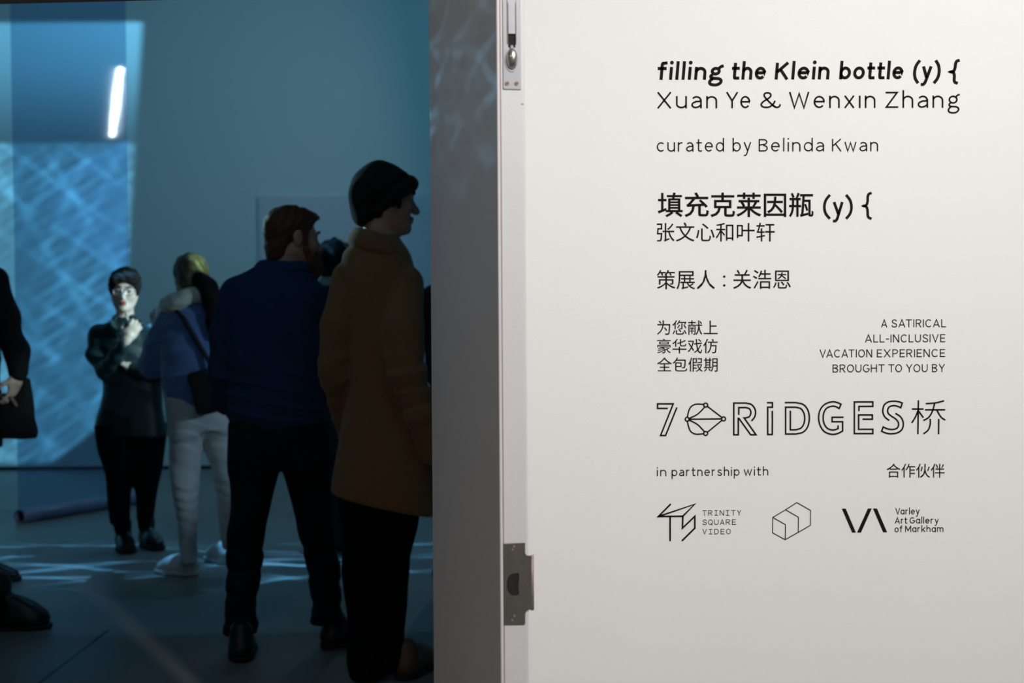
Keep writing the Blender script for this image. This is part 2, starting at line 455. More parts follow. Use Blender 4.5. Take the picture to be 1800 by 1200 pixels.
# strike plate with its lip past the face of the leaf
q = lambda x, y: epx(x, y)
outl = [q(884.5, 1096.5), q(922.5, 1096), q(923, 1077), q(926.5, 1071), q(934, 1071), q(934, 976), q(926, 976), q(922.5, 972), q(922.5, 953.5), q(884.5, 955)]
hole = [q(911.5, 1007), q(904, 1007), q(897, 1009), q(892.5, 1014), q(890.5, 1021), q(890.5, 1033), q(893, 1040), q(898, 1045), q(904, 1046.5), q(910, 1045.5), q(912, 1041), q(910.5, 1030), q(912, 1018)]
strike = on_door('strike_plate', slab_poly(outl, [hole], -0.0024, -0.0004), BRONZE)
on_door('latch_hole_shade', slab_poly([q(886, 1003), q(916, 1003), q(916, 1050), q(886, 1050)], [], -0.0007, 0.0004), RECESS_SHADE, strike)  # dark plate on the edge, painting the shade of the latch pocket
l0, l1, zl0, zl1 = q(932.5, 1020)[0], q(939.5, 1020)[0], q(936, 1072)[1], q(936, 975)[1]
lv, lf = [], []
for i in range(9):                                         # the lip curls back round the corner
    t = i / 8 * PI * 0.55
    rr = l1 - l0
    for k, (zz, ro) in enumerate(((zl0, rr), (zl1, rr), (zl0, rr - .0016), (zl1, rr - .0016))):
        lv.append((l0 + math.sin(t) * ro, -0.0024 + rr - math.cos(t) * ro, zz))
for i in range(8):
    a = i * 4
    lf += [(a, a + 4, a + 5, a + 1), (a + 2, a + 3, a + 7, a + 6), (a, a + 2, a + 6, a + 4), (a + 1, a + 5, a + 7, a + 3)]
lip = link_mesh('lip', lv, lf, WORN, strike, True)
for (sx, sy, r) in ((903, 959.5, .0019), (900.5, 965, .0017), (903.5, 1081.5, .0019), (900, 1089, .0017)):
    on_door('screw', cyl_bm(q(sx, sy), r, -0.0031, -0.0022, 14), WORN, strike)
on_door('paint_chip', cyl_bm(q(918, 183), 0.0009, -0.0004, 0.0002, 10, 0.0024), GAP)

# ------------------------------------------------------------------ lettering on the wall
def cat_rom(pts, n=8):
    p = [np.array(a, float) for a in pts]
    if len(p) < 3: return p
    q_ = [2 * p[0] - p[1]] + p + [2 * p[-1] - p[-2]]
    out = []
    for i in range(1, len(q_) - 2):
        a, b, c, d = q_[i - 1:i + 3]
        for k in range(n):
            t = k / n
            out.append(0.5 * (2 * b + (c - a) * t + (2 * a - 5 * b + 4 * c - d) * t * t + (3 * b - a - 3 * c + d) * t ** 3))
    out.append(p[-1])
    return out

def arc(cx, cy, rx, ry, a0, a1, n=20):
    return [(cx + rx * math.cos(math.radians(a0 + (a1 - a0) * i / n)), cy + ry * math.sin(math.radians(a0 + (a1 - a0) * i / n))) for i in range(n + 1)]

def ribbon(pts, t, V, F, closed=False, cap='butt'):
    """a stroke of width t along a polyline with mitred joins, added to the lists V (2-D) and F"""
    p = [np.array(a, float) for a in pts]
    p = [p[0]] + [b for a, b in zip(p, p[1:]) if np.linalg.norm(b - a) > 1e-6]
    if closed and np.linalg.norm(p[0] - p[-1]) < 1e-6: p.pop()
    n = len(p); h = t / 2
    if n < 2: return
    base = len(V)
    for i in range(n):
        a = p[i] - p[i - 1] if (i > 0 or closed) else p[1] - p[0]
        b = p[(i + 1) % n] - p[i] if (i < n - 1 or closed) else p[-1] - p[-2]
        a = a / np.linalg.norm(a); b = b / np.linalg.norm(b)
        na, nb = np.array([-a[1], a[0]]), np.array([-b[1], b[0]])
        m = na + nb; L = np.linalg.norm(m)
        m = na if L < 1e-4 else m / L
        s = h / max(0.42, float(np.dot(m, na)))
        V.append(tuple(p[i] + m * s)); V.append(tuple(p[i] - m * s))
    for i in range(n - 1 if not closed else n):
        a, b = base + 2 * i, base + 2 * ((i + 1) % n)
        F.append((a, a + 1, b + 1, b))
    if cap == 'round' and not closed:
        for e, o_ in ((p[0], p[1]), (p[-1], p[-2])):
            k = len(V)
            for j in range(14): V.append((e[0] + h * math.cos(j * PI / 7), e[1] + h * math.sin(j * PI / 7)))
            F.append(tuple(range(k, k + 14)))

def glyph(ch, h):
    """strokes of a monoline grotesque letter; cap height 1, h = half the stroke. Returns (strokes, width, dots)"""
    X, A, D = 0.76, 1.10, -0.36
    T, B, C = X - h, h, 1 - h
    s, dots = [], []
    def bowl(w, x0=None, x1=None):
        return arc(((x0 if x0 is not None else h) + (x1 if x1 is not None else w - h)) / 2, X / 2, ((x1 if x1 is not None else w - h) - (x0 if x0 is not None else h)) / 2, X / 2 - h, 0, 360, 36)
    if ch in 'nhmru':
        w = 0.60
        top = A if ch == 'h' else X
        if ch == 'u':
            s = [[(w - h, 0), (w - h, X)], [(h, X), (h, .27)] + arc(w / 2, .27, w / 2 - h, .27 - h, 180, 350)]
        elif ch == 'r':
            w = 0.42; s = [[(h, 0), (h, X)], arc(.30, T - .24, .30 - h, .24, 180, 75)]
        elif ch == 'm':
            w = 0.95; q3 = (w - 2 * h) / 4
            s = [[(h, 0), (h, X)]]
            for k in range(2):
                x0 = h + 2 * q3 * k
                s.append(arc(x0 + q3, T - .22, q3, .22, 175, 0) + [(x0 + 2 * q3, 0)])
        else:
            s = [[(h, 0), (h, top)], arc(w / 2, T - .25, w / 2 - h, .25, 175, 0) + [(w - h, 0)]]
    elif ch == 'o': w = 0.66; s = [bowl(w)]
    elif ch == 'c': w = 0.60; s = [arc(.33, X / 2, .33 - h, X / 2 - h, 48, 312, 30)]
    elif ch == 'e': w = 0.63; s = [[(h, .40), (w - h, .40)] + arc(w / 2, X / 2, w / 2 - h, X / 2 - h, 3, 318, 34)]
    elif ch == 'a':
        w = 0.58
        s = [arc(.29, X - .235, .245 - h + .02, .235 - h, 155, 0) + [(w - h, X - .25), (w - h, 0)],
             [(w - h, .43), (.25, .42)] + arc(.245, .215, .245 - h, .215 - h + .005, 100, 265, 16) + [(.38, h + .03), (w - h, .2)]]
    elif ch == '@':                                          # single-storey a
        w = 0.62; s = [[(w - h, 0), (w - h, X)], bowl(w)]
    elif ch == 'b': w = 0.65; s = [[(h, 0), (h, A)], bowl(w)]
    elif ch == 'd': w = 0.65; s = [[(w - h, 0), (w - h, A)], bowl(w)]
    elif ch == 'p': w = 0.65; s = [[(h, D), (h, X)], bowl(w)]
    elif ch == 'g':
        w = 0.66
        s = [arc(.30, .505, .245 - h + .01, .255 - h, 0, 360, 30), [(.44, .66), (.50, .74), (.56, .79), (.66, .82)],
             cat_rom([(.17, .30), (.10, .24), (.085, .17), (.14, .10), (.30, .075), (.47, .06), (.585, -.03), (.57, -.18), (.44, -.29), (.27, -.31), (.11, -.27), (.05, -.16), (.09, -.03), (.20, .07)], 6)]
    elif ch == 'f': w = 0.44; s = [cat_rom([(.44, 1.10 - h), (.30, 1.07 - h), (.215, .96), (.20, .80)], 6) + [(.20, 0)], [(0, X - h), (.42, X - h)]]
    elif ch == 't': w = 0.44; s = [[(.17, 1.0), (.17, .22)] + cat_rom([(.17, .22), (.19, .10), (.27, h), (.44, h + .005)], 6), [(0, X - h), (.43, X - h)]]
    elif ch in 'iı': w = 2 * h; s = [[(h, 0), (h, X)]]; dots = [(h, X + .26, h * 1.25)] if ch == 'i' else []
    elif ch == 'l': w = 2 * h; s = [[(h, 0), (h, A)]]
    elif ch == 'k': w = 0.58; s = [[(h, 0), (h, A)], [(w - .04, X), (h, .27)], [(.22, .42), (w - h * .6, 0)]]
    elif ch == 's': w = 0.54; s = [cat_rom([(w - h - .01, X - .17), (.36, T - .01), (.24, T), (.12, T - .07), (.10, .52), (.2, .42), (.37, .34), (w - h, .22), (.42, .08), (.28, h), (.15, h + .03), (h, .17)], 6)]
    elif ch == 'w': w = 0.90; s = [[(h * .8, X), (.245, h * .4), (w / 2, X - .06), (w - .245, h * .4), (w - h * .8, X)]]
    elif ch == 'x': w = 0.60; s = [[(h, 0), (w - h, X)], [(h, X), (w - h, 0)]]
    elif ch == 'y': w = 0.60; s = [[(h, X), (.31, .08)], [(w - h, X), (.31, .02)] + cat_rom([(.31, .02), (.24, -.20), (.15, -.31), (.02, -.31)], 6)]
    elif ch == 'X': w = 0.80; s = [[(h, 0), (w - h, 1)], [(h, 1), (w - h, 0)]]
    elif ch == 'Y': w = 0.78; s = [[(h, 1), (w / 2, .46), (w / 2, 0)], [(w - h, 1), (w / 2, .46)]]
    elif ch == 'W': w = 1.14; s = [[(h, 1), (.31, h * .5), (w / 2, .90), (w - .31, h * .5), (w - h, 1)]]
    elif ch == 'V': w = 0.78; s = [[(h, 1), (w / 2, h * .5), (w - h, 1)]]
    elif ch == 'Z': w = 0.70; s = [[(.02, C), (w - h * 1.2, C), (h * 1.2, B), (w, B)]]
    elif ch == 'K': w = 0.72; s = [[(h, 0), (h, 1)], [(w - h, 1), (h, .42)], [(.27, .60), (w - h * .8, 0)]]
    elif ch == 'B': w = 0.66; s = [[(.38, B), (h, B), (h, C), (.36, C)] + arc(.36, .76, .27 - h, .24 - h, 90, -90, 14) + [(h, .52)], [(.36, .52)] + arc(.38, .26, .28 - h, .26 - h + .005, 90, -90, 14)]
    elif ch == 'A': w = 0.80; s = [[(h * .8, 0), (w / 2, 1 - h * .4), (w - h * .8, 0)], [(.16, .30), (w - .16, .30)]]
    elif ch == 'S': w = 0.66; s = [cat_rom([(w - h, .77), (.50, C - .04), (.33, C), (.15, C - .06), (.10, .73), (.18, .58), (.38, .49), (.56, .38), (w - h, .25), (.53, .09), (.34, h), (.15, .09), (h, .25)], 6)]
    elif ch == 'T': w = 0.72; s = [[(0, C), (w, C)], [(w / 2, 0), (w / 2, C)]]
    elif ch == 'I': w = 2 * h; s = [[(h, 0), (h, 1)]]
    elif ch == 'R': w = 0.68; s = [[(h, 0), (h, C), (.38, C)] + arc(.38, .725, .28 - h, .275 - h, 90, -90, 14) + [(h, .45)], [(.34, .45), (w - h, 0)]]
    elif ch == 'P': w = 0.64; s = [[(h, 0), (h, C), (.36, C)] + arc(.36, .71, .28 - h, .29 - h, 90, -90, 14) + [(h, .42)]]
    elif ch in 'CGOQ':
        w = 0.82 if ch in 'OQ' else 0.76
        if ch in 'OQ': s = [arc(w / 2, .5, w / 2 - h, .5 - h, 0, 360, 40)]
        elif ch == 'C': s = [arc(.41, .5, .41 - h, .5 - h, 45, 315, 32)]
        else: s = [arc(.41, .5, .41 - h, .5 - h, 45, 345, 34) + [(w - h, .46), (.44, .46)]]
        if ch == 'Q': s.append([(.50, .26), (w - .02, -.04)])
    elif ch == 'L': w = 0.56; s = [[(h, 1), (h, B), (w, B)]]
    elif ch == 'N': w = 0.72; s = [[(h, 0), (h, 1)], [(h, 1), (w - h, 0)], [(w - h, 0), (w - h, 1)]]
    elif ch == 'U': w = 0.70; s = [[(h, 1), (h, .34)] + arc(w / 2, .34, w / 2 - h, .34 - h, 180, 360, 18) + [(w - h, 1)]]
    elif ch == 'E': w = 0.58; s = [[(w, C), (h, C), (h, B), (w, B)], [(h, .51), (w - .05, .51)]]
    elif ch == 'H': w = 0.72; s = [[(h, 0), (h, 1)], [(w - h, 0), (w - h, 1)], [(h, .52), (w - h, .52)]]
    elif ch == 'D': w = 0.72; s = [[(h, B), (h, C), (.32, C)] + arc(.32, .5, .40 - h, .5 - h, 90, -90, 22) + [(h, B)]]
    elif ch == 'M': w = 0.88; s = [[(h, 0), (h, 1)], [(h, 1), (w / 2, .22), (w - h, 1)], [(w - h, 1), (w - h, 0)]]
    elif ch == '-': w = 0.36; s = [[(0, .42), (w, .42)]]
    elif ch == '(': w = 0.32; s = [cat_rom([(.30, 1.12), (.12, .80), (.06, .42), (.12, .06), (.30, -.24)], 8)]
    elif ch == ')': w = 0.32; s = [cat_rom([(.02, 1.12), (.20, .80), (.26, .42), (.20, .06), (.02, -.24)], 8)]
    elif ch == '{': w = 0.40; s = [cat_rom([(.40, 1.12), (.27, 1.06), (.22, .92), (.21, .66), (.15, .47), (.02, .43), (.15, .39), (.21, .20), (.22, -.06), (.27, -.19), (.40, -.25)], 6)]
    elif ch == '&':
        w = 1.05
        s = [cat_rom([(.80, .06), (.60, .24), (.38, .50), (.22, .74), (.24, .90), (.38, C), (.52, .90), (.54, .74), (.40, .58), (.16, .40), (.06, .24), (.12, .10), (.30, h), (.50, .09), (.68, .26), (.77, .46)], 7) ,
             cat_rom([(.62, .22), (.76, .08), (.90, h), (1.0, .12), (1.03, .24)], 6)]
    elif ch == 'serif_i': w = 0.52; s = [[(w / 2, 0), (w / 2, 1)], [(0, B), (w, B)], [(0, C), (w, C)]]
    else: raise ValueError(ch)
    return s, w, dots

WALLQ, WALLN = np.array([0, 3.0, 0]), np.array([0, 1.0, 0])
def lay_on_wall(name, V, F, label, category, group=None, lift=0.0006):
    """flat shapes in photo pixels become thin vinyl on the lettered wall"""
    vs = []
    for (x, y) in V:
        p = on_plane(x, y, WALLQ, WALLN); vs.append((p[0], 3.0 - lift, p[2]))
    o = link_mesh(name, vs, F, VINYL)
    sol = o.modifiers.new('thickness', 'SOLIDIFY'); sol.thickness = lift * 0.7; sol.offset = 0
    return tag(o, label, category, group)

def word(V, F, text, x0, x1, base0, base1, cap, weight, gap=0.14, slant=0.0, mono=False):
    """one word fitted between two pixel columns"""
    h = weight / cap / 2
    xs = 0.0; pieces = []
    pairs = {('A', 'T'): -.1, ('T', 'A'): -.1, ('V', 'A'): -.12, ('A', 'V'): -.12, ('A', 'C'): -.02, ('C', 'A'): -.02, ('Y', 'e'): -.1, ('V', 'a'): -.1, ('T', 'O'): -.06, ('Y', 'O'): -.06, ('V', '@'): -.1}
    for i, ch in enumerate(text):
        c2 = 'serif_i' if (mono and ch == 'I') else ch
        s, w_, d = glyph(c2, h)
        if mono:
            adv = 0.86; sc = min(1.0, 0.66 / w_); off = xs + (adv - w_ * sc) / 2 - 0.1
            pieces.append(([[((x) * sc + off, y) for x, y in st] for st in s], [])); xs += adv
        else:
            if i: xs += gap + pairs.get((text[i - 1], ch), 0.0)
            pieces.append(([[(x + xs, y) for x, y in st] for st in s], [(x + xs, y, r) for x, y, r in d])); xs += w_
    if mono: xs -= 0.2
    # fit: the spread of the word's strokes onto x0..x1
    k = (x1 - x0) / xs
    for st, ds in pieces:
        for line in st:
            pts = []
            for x, y in line:
                X_ = x0 + x * k + slant * y * cap * 0.97 - slant * 0.35 * cap
                pts.append((X_, base0 + (base1 - base0) * (x / xs) - y * cap))
            closed = len(pts) > 20 and np.hypot(pts[0][0] - pts[-1][0], pts[0][1] - pts[-1][1]) < 0.02
            ribbon(pts, weight, V, F, closed)
        for x, y, r in ds:
            kk = len(V); R_ = r * cap
            for j in range(16):
                V.append((x0 + x * k + slant * y * cap - slant * .35 * cap + R_ * math.cos(j * PI / 8), base0 - y * cap + R_ * math.sin(j * PI / 8)))
            F.append(tuple(range(kk, kk + 16)))

def line_of_text(words, base0, base1, cap, weight, label, **kw):
    V, F = [], []
    xa, xb = words[0][1], words[-1][2]
    for t, x0, x1 in words:
        f = lambda x: base0 + (base1 - base0) * (x - xa) / (xb - xa)
        word(V, F, t, x0, x1, f(x0), f(x1), cap, weight, **kw)
    return lay_on_wall('wall_lettering', V, F, label, 'lettering', 'black lettering on the white wall')

def cjk(parts, label, bold=0.0, extra=None):
    """Chinese characters; every part is (text, x0, x1, ytop, ybottom) in photo pixels"""
    V, F = [], []
    for text, x0, x1, y0, y1 in parts:
        c = bpy.data.curves.new('letters', 'FONT'); c.body = text; c.resolution_u = 3
        o = bpy.data.objects.new('letters', c); COL.objects.link(o)
        dg = bpy.context.evaluated_depsgraph_get()
        me = o.evaluated_get(dg).to_mesh()
        pts = np.array([v.co[:2] for v in me.vertices]); fs = [tuple(p.vertices) for p in me.polygons]
        o.evaluated_get(dg).to_mesh_clear()
        bpy.data.objects.remove(o); bpy.data.curves.remove(c)
        lo, hi = pts.min(0), pts.max(0); b = len(V)
        for p in pts:
            V.append((x0 + (p[0] - lo[0]) / (hi[0] - lo[0]) * (x1 - x0), y1 - (p[1] - lo[1]) / (hi[1] - lo[1]) * (y1 - y0) - 0.004 * (p[0] - lo[0])))
        F += [tuple(b + i for i in f) for f in fs]
        if bold:                                             # heavier cut: stroke the outline too
            cnt = {}
            for f in fs:
                for i in range(len(f)):
                    e = (min(f[i], f[i - 1]), max(f[i], f[i - 1])); cnt[e] = cnt.get(e, 0) + 1
            for (i, j), n in cnt.items():
                if n == 1:
                    p, r = np.array(V[b + i]), np.array(V[b + j]); d = r - p; L = np.linalg.norm(d)
                    if L > 1e-6: ribbon([p - d / L * bold * .4, r + d / L * bold * .4], bold, V, F)
    if extra: extra(V, F)
    return lay_on_wall('wall_lettering', V, F, label, 'lettering', 'black lettering on the white wall')

line_of_text([('filling', 1155.5, 1271), ('the', 1286, 1346.5), ('Klein', 1362, 1458.5), ('bottle', 1475.5, 1588), ('(y)', 1605.5, 1652.5), ('{', 1670, 1685)], 140.3, 139, 29.6, 5.3,
             'bold slanted title at the top of the white wall, topmost line of black lettering', gap=0.12, slant=0.085)
line_of_text([('Xuan', 1154.5, 1260.8), ('Ye', 1276, 1318.9), ('&', 1336, 1372), ('Wenxın', 1386.5, 1539), ('Zhang', 1556, 1687)], 190.5, 189.4, 28.4, 2.95,
             'large light line of two names joined by an ampersand, under the slanted title', gap=0.22)
line_of_text([('curated', 1154.5, 1272.8), ('by', 1287.6, 1320.5), ('Belinda', 1333.4, 1448.7), ('Kwan', 1462.3, 1543.5)], 266.5, 265.8, 21.8, 2.2,
             'single line beginning with curated, alone between the two names and the Chinese title', gap=0.22)
def br(V, F):
    word(V, F, '(', 1446.5, 1459.5, 377, 377, 31, 4.7); word(V, F, 'y', 1463.5, 1483, 378.5, 378.5, 31, 4.8)
    word(V, F, ')', 1486.5, 1499, 377, 377, 31, 4.7); word(V, F, '{', 1517, 1532, 376, 376, 33, 4.5)
cjk([('填充克莱因瓶', 1157, 1429.3, 338.7, 381.0)], 'large bold Chinese title ending in a bracket and open brace', 0.9, br)
cjk([('张文心和叶轩', 1154.5, 1361.7, 391, 424.6)], 'six lighter Chinese characters directly under the bold Chinese title', 0.0)
def colon(V, F):
    for cy in (486, 501.5):
        k = len(V)
        for j in range(14): V.append((1273 + 2.1 * math.cos(j * PI / 7), cy + 2.1 * math.sin(j * PI / 7)))
        F.append(tuple(range(k, k + 14)))
cjk([('策展人', 1154.5, 1256.7, 474.4, 508.3), ('关浩恩', 1288.6, 1390.1, 474, 507.6)], 'Chinese line with a colon in its middle', 0.0, colon)
cjk([('为您献上', 1155, 1261.5, 562.7, 588.4)], 'top line of the small three-line Chinese block')
cjk([('豪华戏仿', 1155, 1261.5, 595.2, 620.8)], 'middle line of the small three-line Chinese block')
cjk([('全包假期', 1155, 1261.5, 627.8, 653.2)], 'bottom line of the small three-line Chinese block')
cjk([('合作伙伴', 1558.5, 1660.5, 814.4, 839.2)], 'four Chinese characters at the right, above the gallery logo')
CK = dict(gap=0.17)
line_of_text([('A', 1548.9, 1559.4), ('SATIRICAL', 1567, 1662.6)], 575.2, 574.8, 14.0, 1.6, 'first line of the small capitals block at the right, reading A SATIRICAL', **CK)
line_of_text([('ALL-INCLUSIVE', 1520.4, 1661.4)], 601.7, 601.1, 14.0, 1.6, 'second line of the small capitals block at the right, hyphenated', **CK)
line_of_text([('VACATION', 1440.6, 1533), ('EXPERIENCE', 1541.1, 1661.1)], 628.2, 627.2, 14.0, 1.6, 'third and longest line of the small capitals block at the right', **CK)
line_of_text([('BROUGHT', 1463.4, 1554.9), ('TO', 1561.5, 1585.5), ('YOU', 1592.4, 1630.5), ('BY', 1638, 1661.1)], 654.4, 653.6, 14.0, 1.6, 'last line of the small capitals block at the right, ending in BY', **CK)
line_of_text([('in', 1154.4, 1171.5), ('partnership', 1180.5, 1299.9), ('with', 1307.4, 1350.6)], 836.6, 835.2, 14.6, 1.65, 'small lower-case line at the left, just above the sponsor logos', gap=0.21)

def trace(ox, oy, s, strokes, t, V, F, cap='butt'):
    for st in strokes:
        closed = isinstance(st[-1], str)
        pts = [(ox + x / s, oy + y / s) for x, y in (st[:-1] if closed else st)]
        ribbon(pts, t, V, F, closed, cap)
def mixd(*segs):
    """polyline of straight corners and curved runs: a list = corners, ('c', list) = smooth run"""
    out = []
    for sg in segs:
        if isinstance(sg, tuple): out += [tuple(a) for a in cat_rom(([out[-1]] if out else []) + sg[1], 7)]
        else: out += sg
    return out
V, F = [], []
a = (1140, 690, 6.923)
trace(*a, [[(234, 190), (110, 190), (110, 135), (300, 135), (146, 520), (207, 520), (345, 178)]], 2.75, V, F)
trace(*a, [arc(695, 150, 24, 24, 0, 360, 24)[:-1] + ['closed'], arc(470, 322, 24, 24, 0, 360, 24)[:-1] + ['closed'], arc(913, 318, 24, 24, 0, 360, 24)[:-1] + ['closed'], arc(695, 495, 24, 24, 0, 360, 24)[:-1] + ['closed'],
           [(495, 322), (888, 318)], [(716, 165), (893, 301)], [(716, 480), (893, 335)],
           cat_rom([(670, 141), (575, 140), (515, 172), (488, 225), (473, 297)]), cat_rom([(670, 499), (575, 503), (515, 472), (487, 412), (473, 347)]),
           cat_rom([(494, 312), (585, 268), (645, 216), (682, 173)]), cat_rom([(494, 332), (590, 382), (645, 434), (680, 474)])], 2.45, V, F)
trace(*a, [mixd([(1098, 268), (1098, 180), (1185, 180)], ('c', [(1228, 195), (1245, 240), (1228, 288), (1185, 306)]), [(1163, 306), (1308, 511), (1243, 511), (1100, 312), (1092, 312), (1092, 511), (1037, 511), (1037, 125), (1185, 125)], ('c', [(1250, 142), (1290, 188), (1302, 240), (1289, 298), (1252, 344)]))], 2.75, V, F)
a = (1290, 690, 9.0)
trace(*a, [[(522, 157), (610, 157), (610, 228), (535, 228), (535, 660), (608, 660), (608, 285)],
           mixd([(805, 155), (980, 155)], ('c', [(1095, 185), (1168, 270), (1193, 400), (1168, 535), (1095, 622), (980, 652)]), [(818, 652), (818, 228), (980, 228)], ('c', [(1060, 252), (1106, 320), (1119, 403), (1106, 490), (1060, 558), (980, 585)]), [(893, 585), (893, 283)]),
           mixd([(1735, 388), (1553, 388), (1553, 458), (1720, 458), (1720, 605)], ('c', [(1640, 645), (1550, 657), (1440, 620), (1370, 530), (1340, 400), (1365, 270), (1440, 182), (1550, 143), (1630, 153), (1695, 182)]), [(1665, 248)], ('c', [(1610, 218), (1550, 213), (1470, 242), (1425, 310), (1412, 400), (1428, 490), (1478, 560), (1550, 588), (1605, 582), (1648, 566)]), [(1648, 515)])], 2.75, V, F)
a = (1480, 690, 9.0)
trace(*a, [[(268, 290), (268, 215), (488, 215), (488, 145), (195, 145), (195, 645), (488, 645), (488, 577), (263, 577), (263, 350), (480, 350), (480, 418), (325, 418)],
           mixd([(748, 438)], ('c', [(690, 395), (655, 340), (645, 270), (670, 190), (740, 142), (830, 133), (900, 142), (953, 162)]), [(930, 235)], ('c', [(880, 214), (820, 203), (750, 222), (722, 275), (735, 330), (790, 375), (850, 415), (885, 460), (895, 510), (868, 560), (800, 580), (720, 570), (652, 540)]), [(626, 608)], ('c', [(700, 638), (780, 648), (870, 635), (940, 590), (968, 520), (960, 440), (920, 375), (845, 325)])),
           [(1208, 118), (1200, 655)], [(1105, 257), (1290, 257)], cat_rom([(1205, 275), (1160, 385), (1103, 477)]), [(1212, 290), (1287, 395)], cat_rom([(1325, 172), (1480, 160), (1614, 127)]),
           cat_rom([(1467, 165), (1428, 295), (1370, 390), (1286, 440)]), [(1312, 270), (1632, 270)], cat_rom([(1503, 278), (1540, 348), (1582, 400), (1634, 432)]), cat_rom([(1395, 413), (1394, 500), (1362, 590), (1288, 650)]), [(1530, 413), (1527, 655)]], 2.75, V, F)
lay_on_wall('outline_logo', V, F, 'wide double-lined logo with a node-and-line hexagon and a Chinese character at its end', 'logo', None)

V, F = [], []
a = (1145, 870, 10.588)
trace(*a, [[(352, 172), (130, 396), (585, 390), (578, 612), (808, 392), (808, 612), (575, 842)], [(130, 396), (806, 168), (585, 390)], [(348, 398), (348, 842)]], 3.0, V, F, 'round')
for t, x0, x1, b in (('TRINITY', 1234.6, 1303, 905.9), ('SQUARE', 1234.6, 1294, 922.1), ('VIDEO', 1234.6, 1284.4, 938.7)):
    word(V, F, t, x0, x1, b, b - 0.4, 9.4, 1.0, mono=True)
lay_on_wall('angular_logo', V, F, 'logo of an angular folded line figure beside three lines of typewriter capitals', 'logo', None)
V, F = [], []
a = (1340, 870, 13.33)
trace(*a, [[(245, 520), (545, 340), (808, 172), (1128, 355), (1125, 705), (840, 870), (535, 1040), (238, 880), 'closed'], [(250, 524), (540, 687), (535, 1036)], [(545, 342), (845, 514), (840, 868)]], 1.5, V, F)
lay_on_wall('cube_logo', V, F, 'thin-lined logo of a long box in three sections, without words', 'logo', None)
V, F = [], []
for pts in ([(88, 122), (148, 122), (310, 500), (250, 500)], [(500, 120), (560, 120), (390, 500), (328, 500)], [(580, 120), (642, 120), (803, 495), (740, 495)]):
    k = len(V)
    V += [(1470 + x / 9.0, 880 + y / 9.0) for x, y in pts]; F.append((k, k + 1, k + 2, k + 3))
for t, x0, x1, b in (('V@rley', 1573.6, 1616.4, 903.6), ('Art', 1572.8, 1594.7, 919.8), ('G@llery', 1598.7, 1650, 919.6), ('of', 1572.4, 1586.1, 935), ('M@rkh@m', 1590.9, 1658.3, 934.6)):
    word(V, F, t, x0, x1, b, b, 10.9, 1.45, gap=0.15)
lay_on_wall('gallery_logo', V, F, 'logo of three thick slanted bars beside three small lines of words', 'logo', None)

# ------------------------------------------------------------------ the hanging film
fa, fb = P(32, 915, 9.15), P(233, 885, 10.05)
FA, FB = np.array([fa[0], fa[1], 0]), np.array([fb[0], fb[1], 0])
film = thing('hanging_film', 'tall clear bluish film hanging to the floor, its lower end rolled up', 'film sheet', (FA + FB) / 2)
vs, fs = [], []
NX, NZ = 24, 40
for j in range(NZ + 1):
    z = 0.055 + (4.68 - 0.055) * j / NZ
    for i in range(NX + 1):
        t = i / NX
        p = FA + (FB - FA) * t
        nrm = np.array([0.9, -0.43, 0])
        p = p + nrm * (0.0007 * math.sin(t * 9 + 0.6 * z) + 0.003 * math.sin(1.3 * z + 2 * t)) + np.array([-0.012 * (z / 4.6), 0, 0])
        vs.append((p[0], p[1], z))
for j in range(NZ):
    for i in range(NX):
        k = j * (NX + 1) + i; fs.append((k, k + 1, k + NX + 2, k + NX + 1))
FILM = film_mat()
sheet = link_mesh('sheet', vs, fs, FILM, None, True); keep(sheet, film)
ROLLM = mat('rolled_film', (0.20, 0.24, 0.42), 0.22, var=0.2, scale=3, stretch=(1, 1, 1), spec=0.6)
bm = bmesh.new()
ax = (FB - FA); AL = float(np.linalg.norm(ax)); ax /= AL; nx = np.array([0.9, -0.43, 0])
rings = []
for j in range(15):
    r_ = 0.040 + 0.003 * math.sin(j * 1.7)
    c = FA + ax * (AL * j / 14 * 1.02 - 0.01) + nx * 0.02 + np.array([0, 0, 0.045])
    rings.append([bm.verts.new(tuple(c + r_ * (nx * math.cos(t * PI / 12) + np.array([0, 0, math.sin(t * PI / 12)])))) for t in range(24)])
for a_, b_ in zip(rings, rings[1:]):
    for t in range(24): bm.faces.new((a_[t], a_[(t + 1) % 24], b_[(t + 1) % 24], b_[t]))
ro = from_bm('roll', bm, ROLLM, None, True); keep(ro, film)
sol = ro.modifiers.new('thickness', 'SOLIDIFY'); sol.thickness = 0.006
bm = bmesh.new()
bmesh.ops.create_cone(bm, cap_ends=True, segments=24, radius1=0.03, radius2=0.03, depth=AL * 0.98)
core = from_bm('core', bm, RECESS_SHADE, None, True)  # solid core, the hollow's shade put into its near-black colour
core.matrix_world = Matrix.Translation(Vector((FA + FB) / 2 + nx * 0.02 + np.array([0, 0, 0.045]))) @ Vector((0, 0, 1)).rotation_difference(Vector(ax)).to_matrix().to_4x4()
bpy.context.view_layer.update()
core.parent = film; core.matrix_parent_inverse = film.matrix_world.inverted()
core['label'] = 'near-black core painting the shade in the hollow film roll'
# direction for the added glint light: the sight line mirrored in the film
def mirror_dir(px, py):
    d = ray(px, py); d = d / np.linalg.norm(d)
    n = np.array([-(FB - FA)[1], (FB - FA)[0], 0]); n /= np.linalg.norm(n)
    hit = CAM + d * (np.dot(FA - CAM, n) / np.dot(d, n))
    return hit, d - 2 * np.dot(d, n) * n

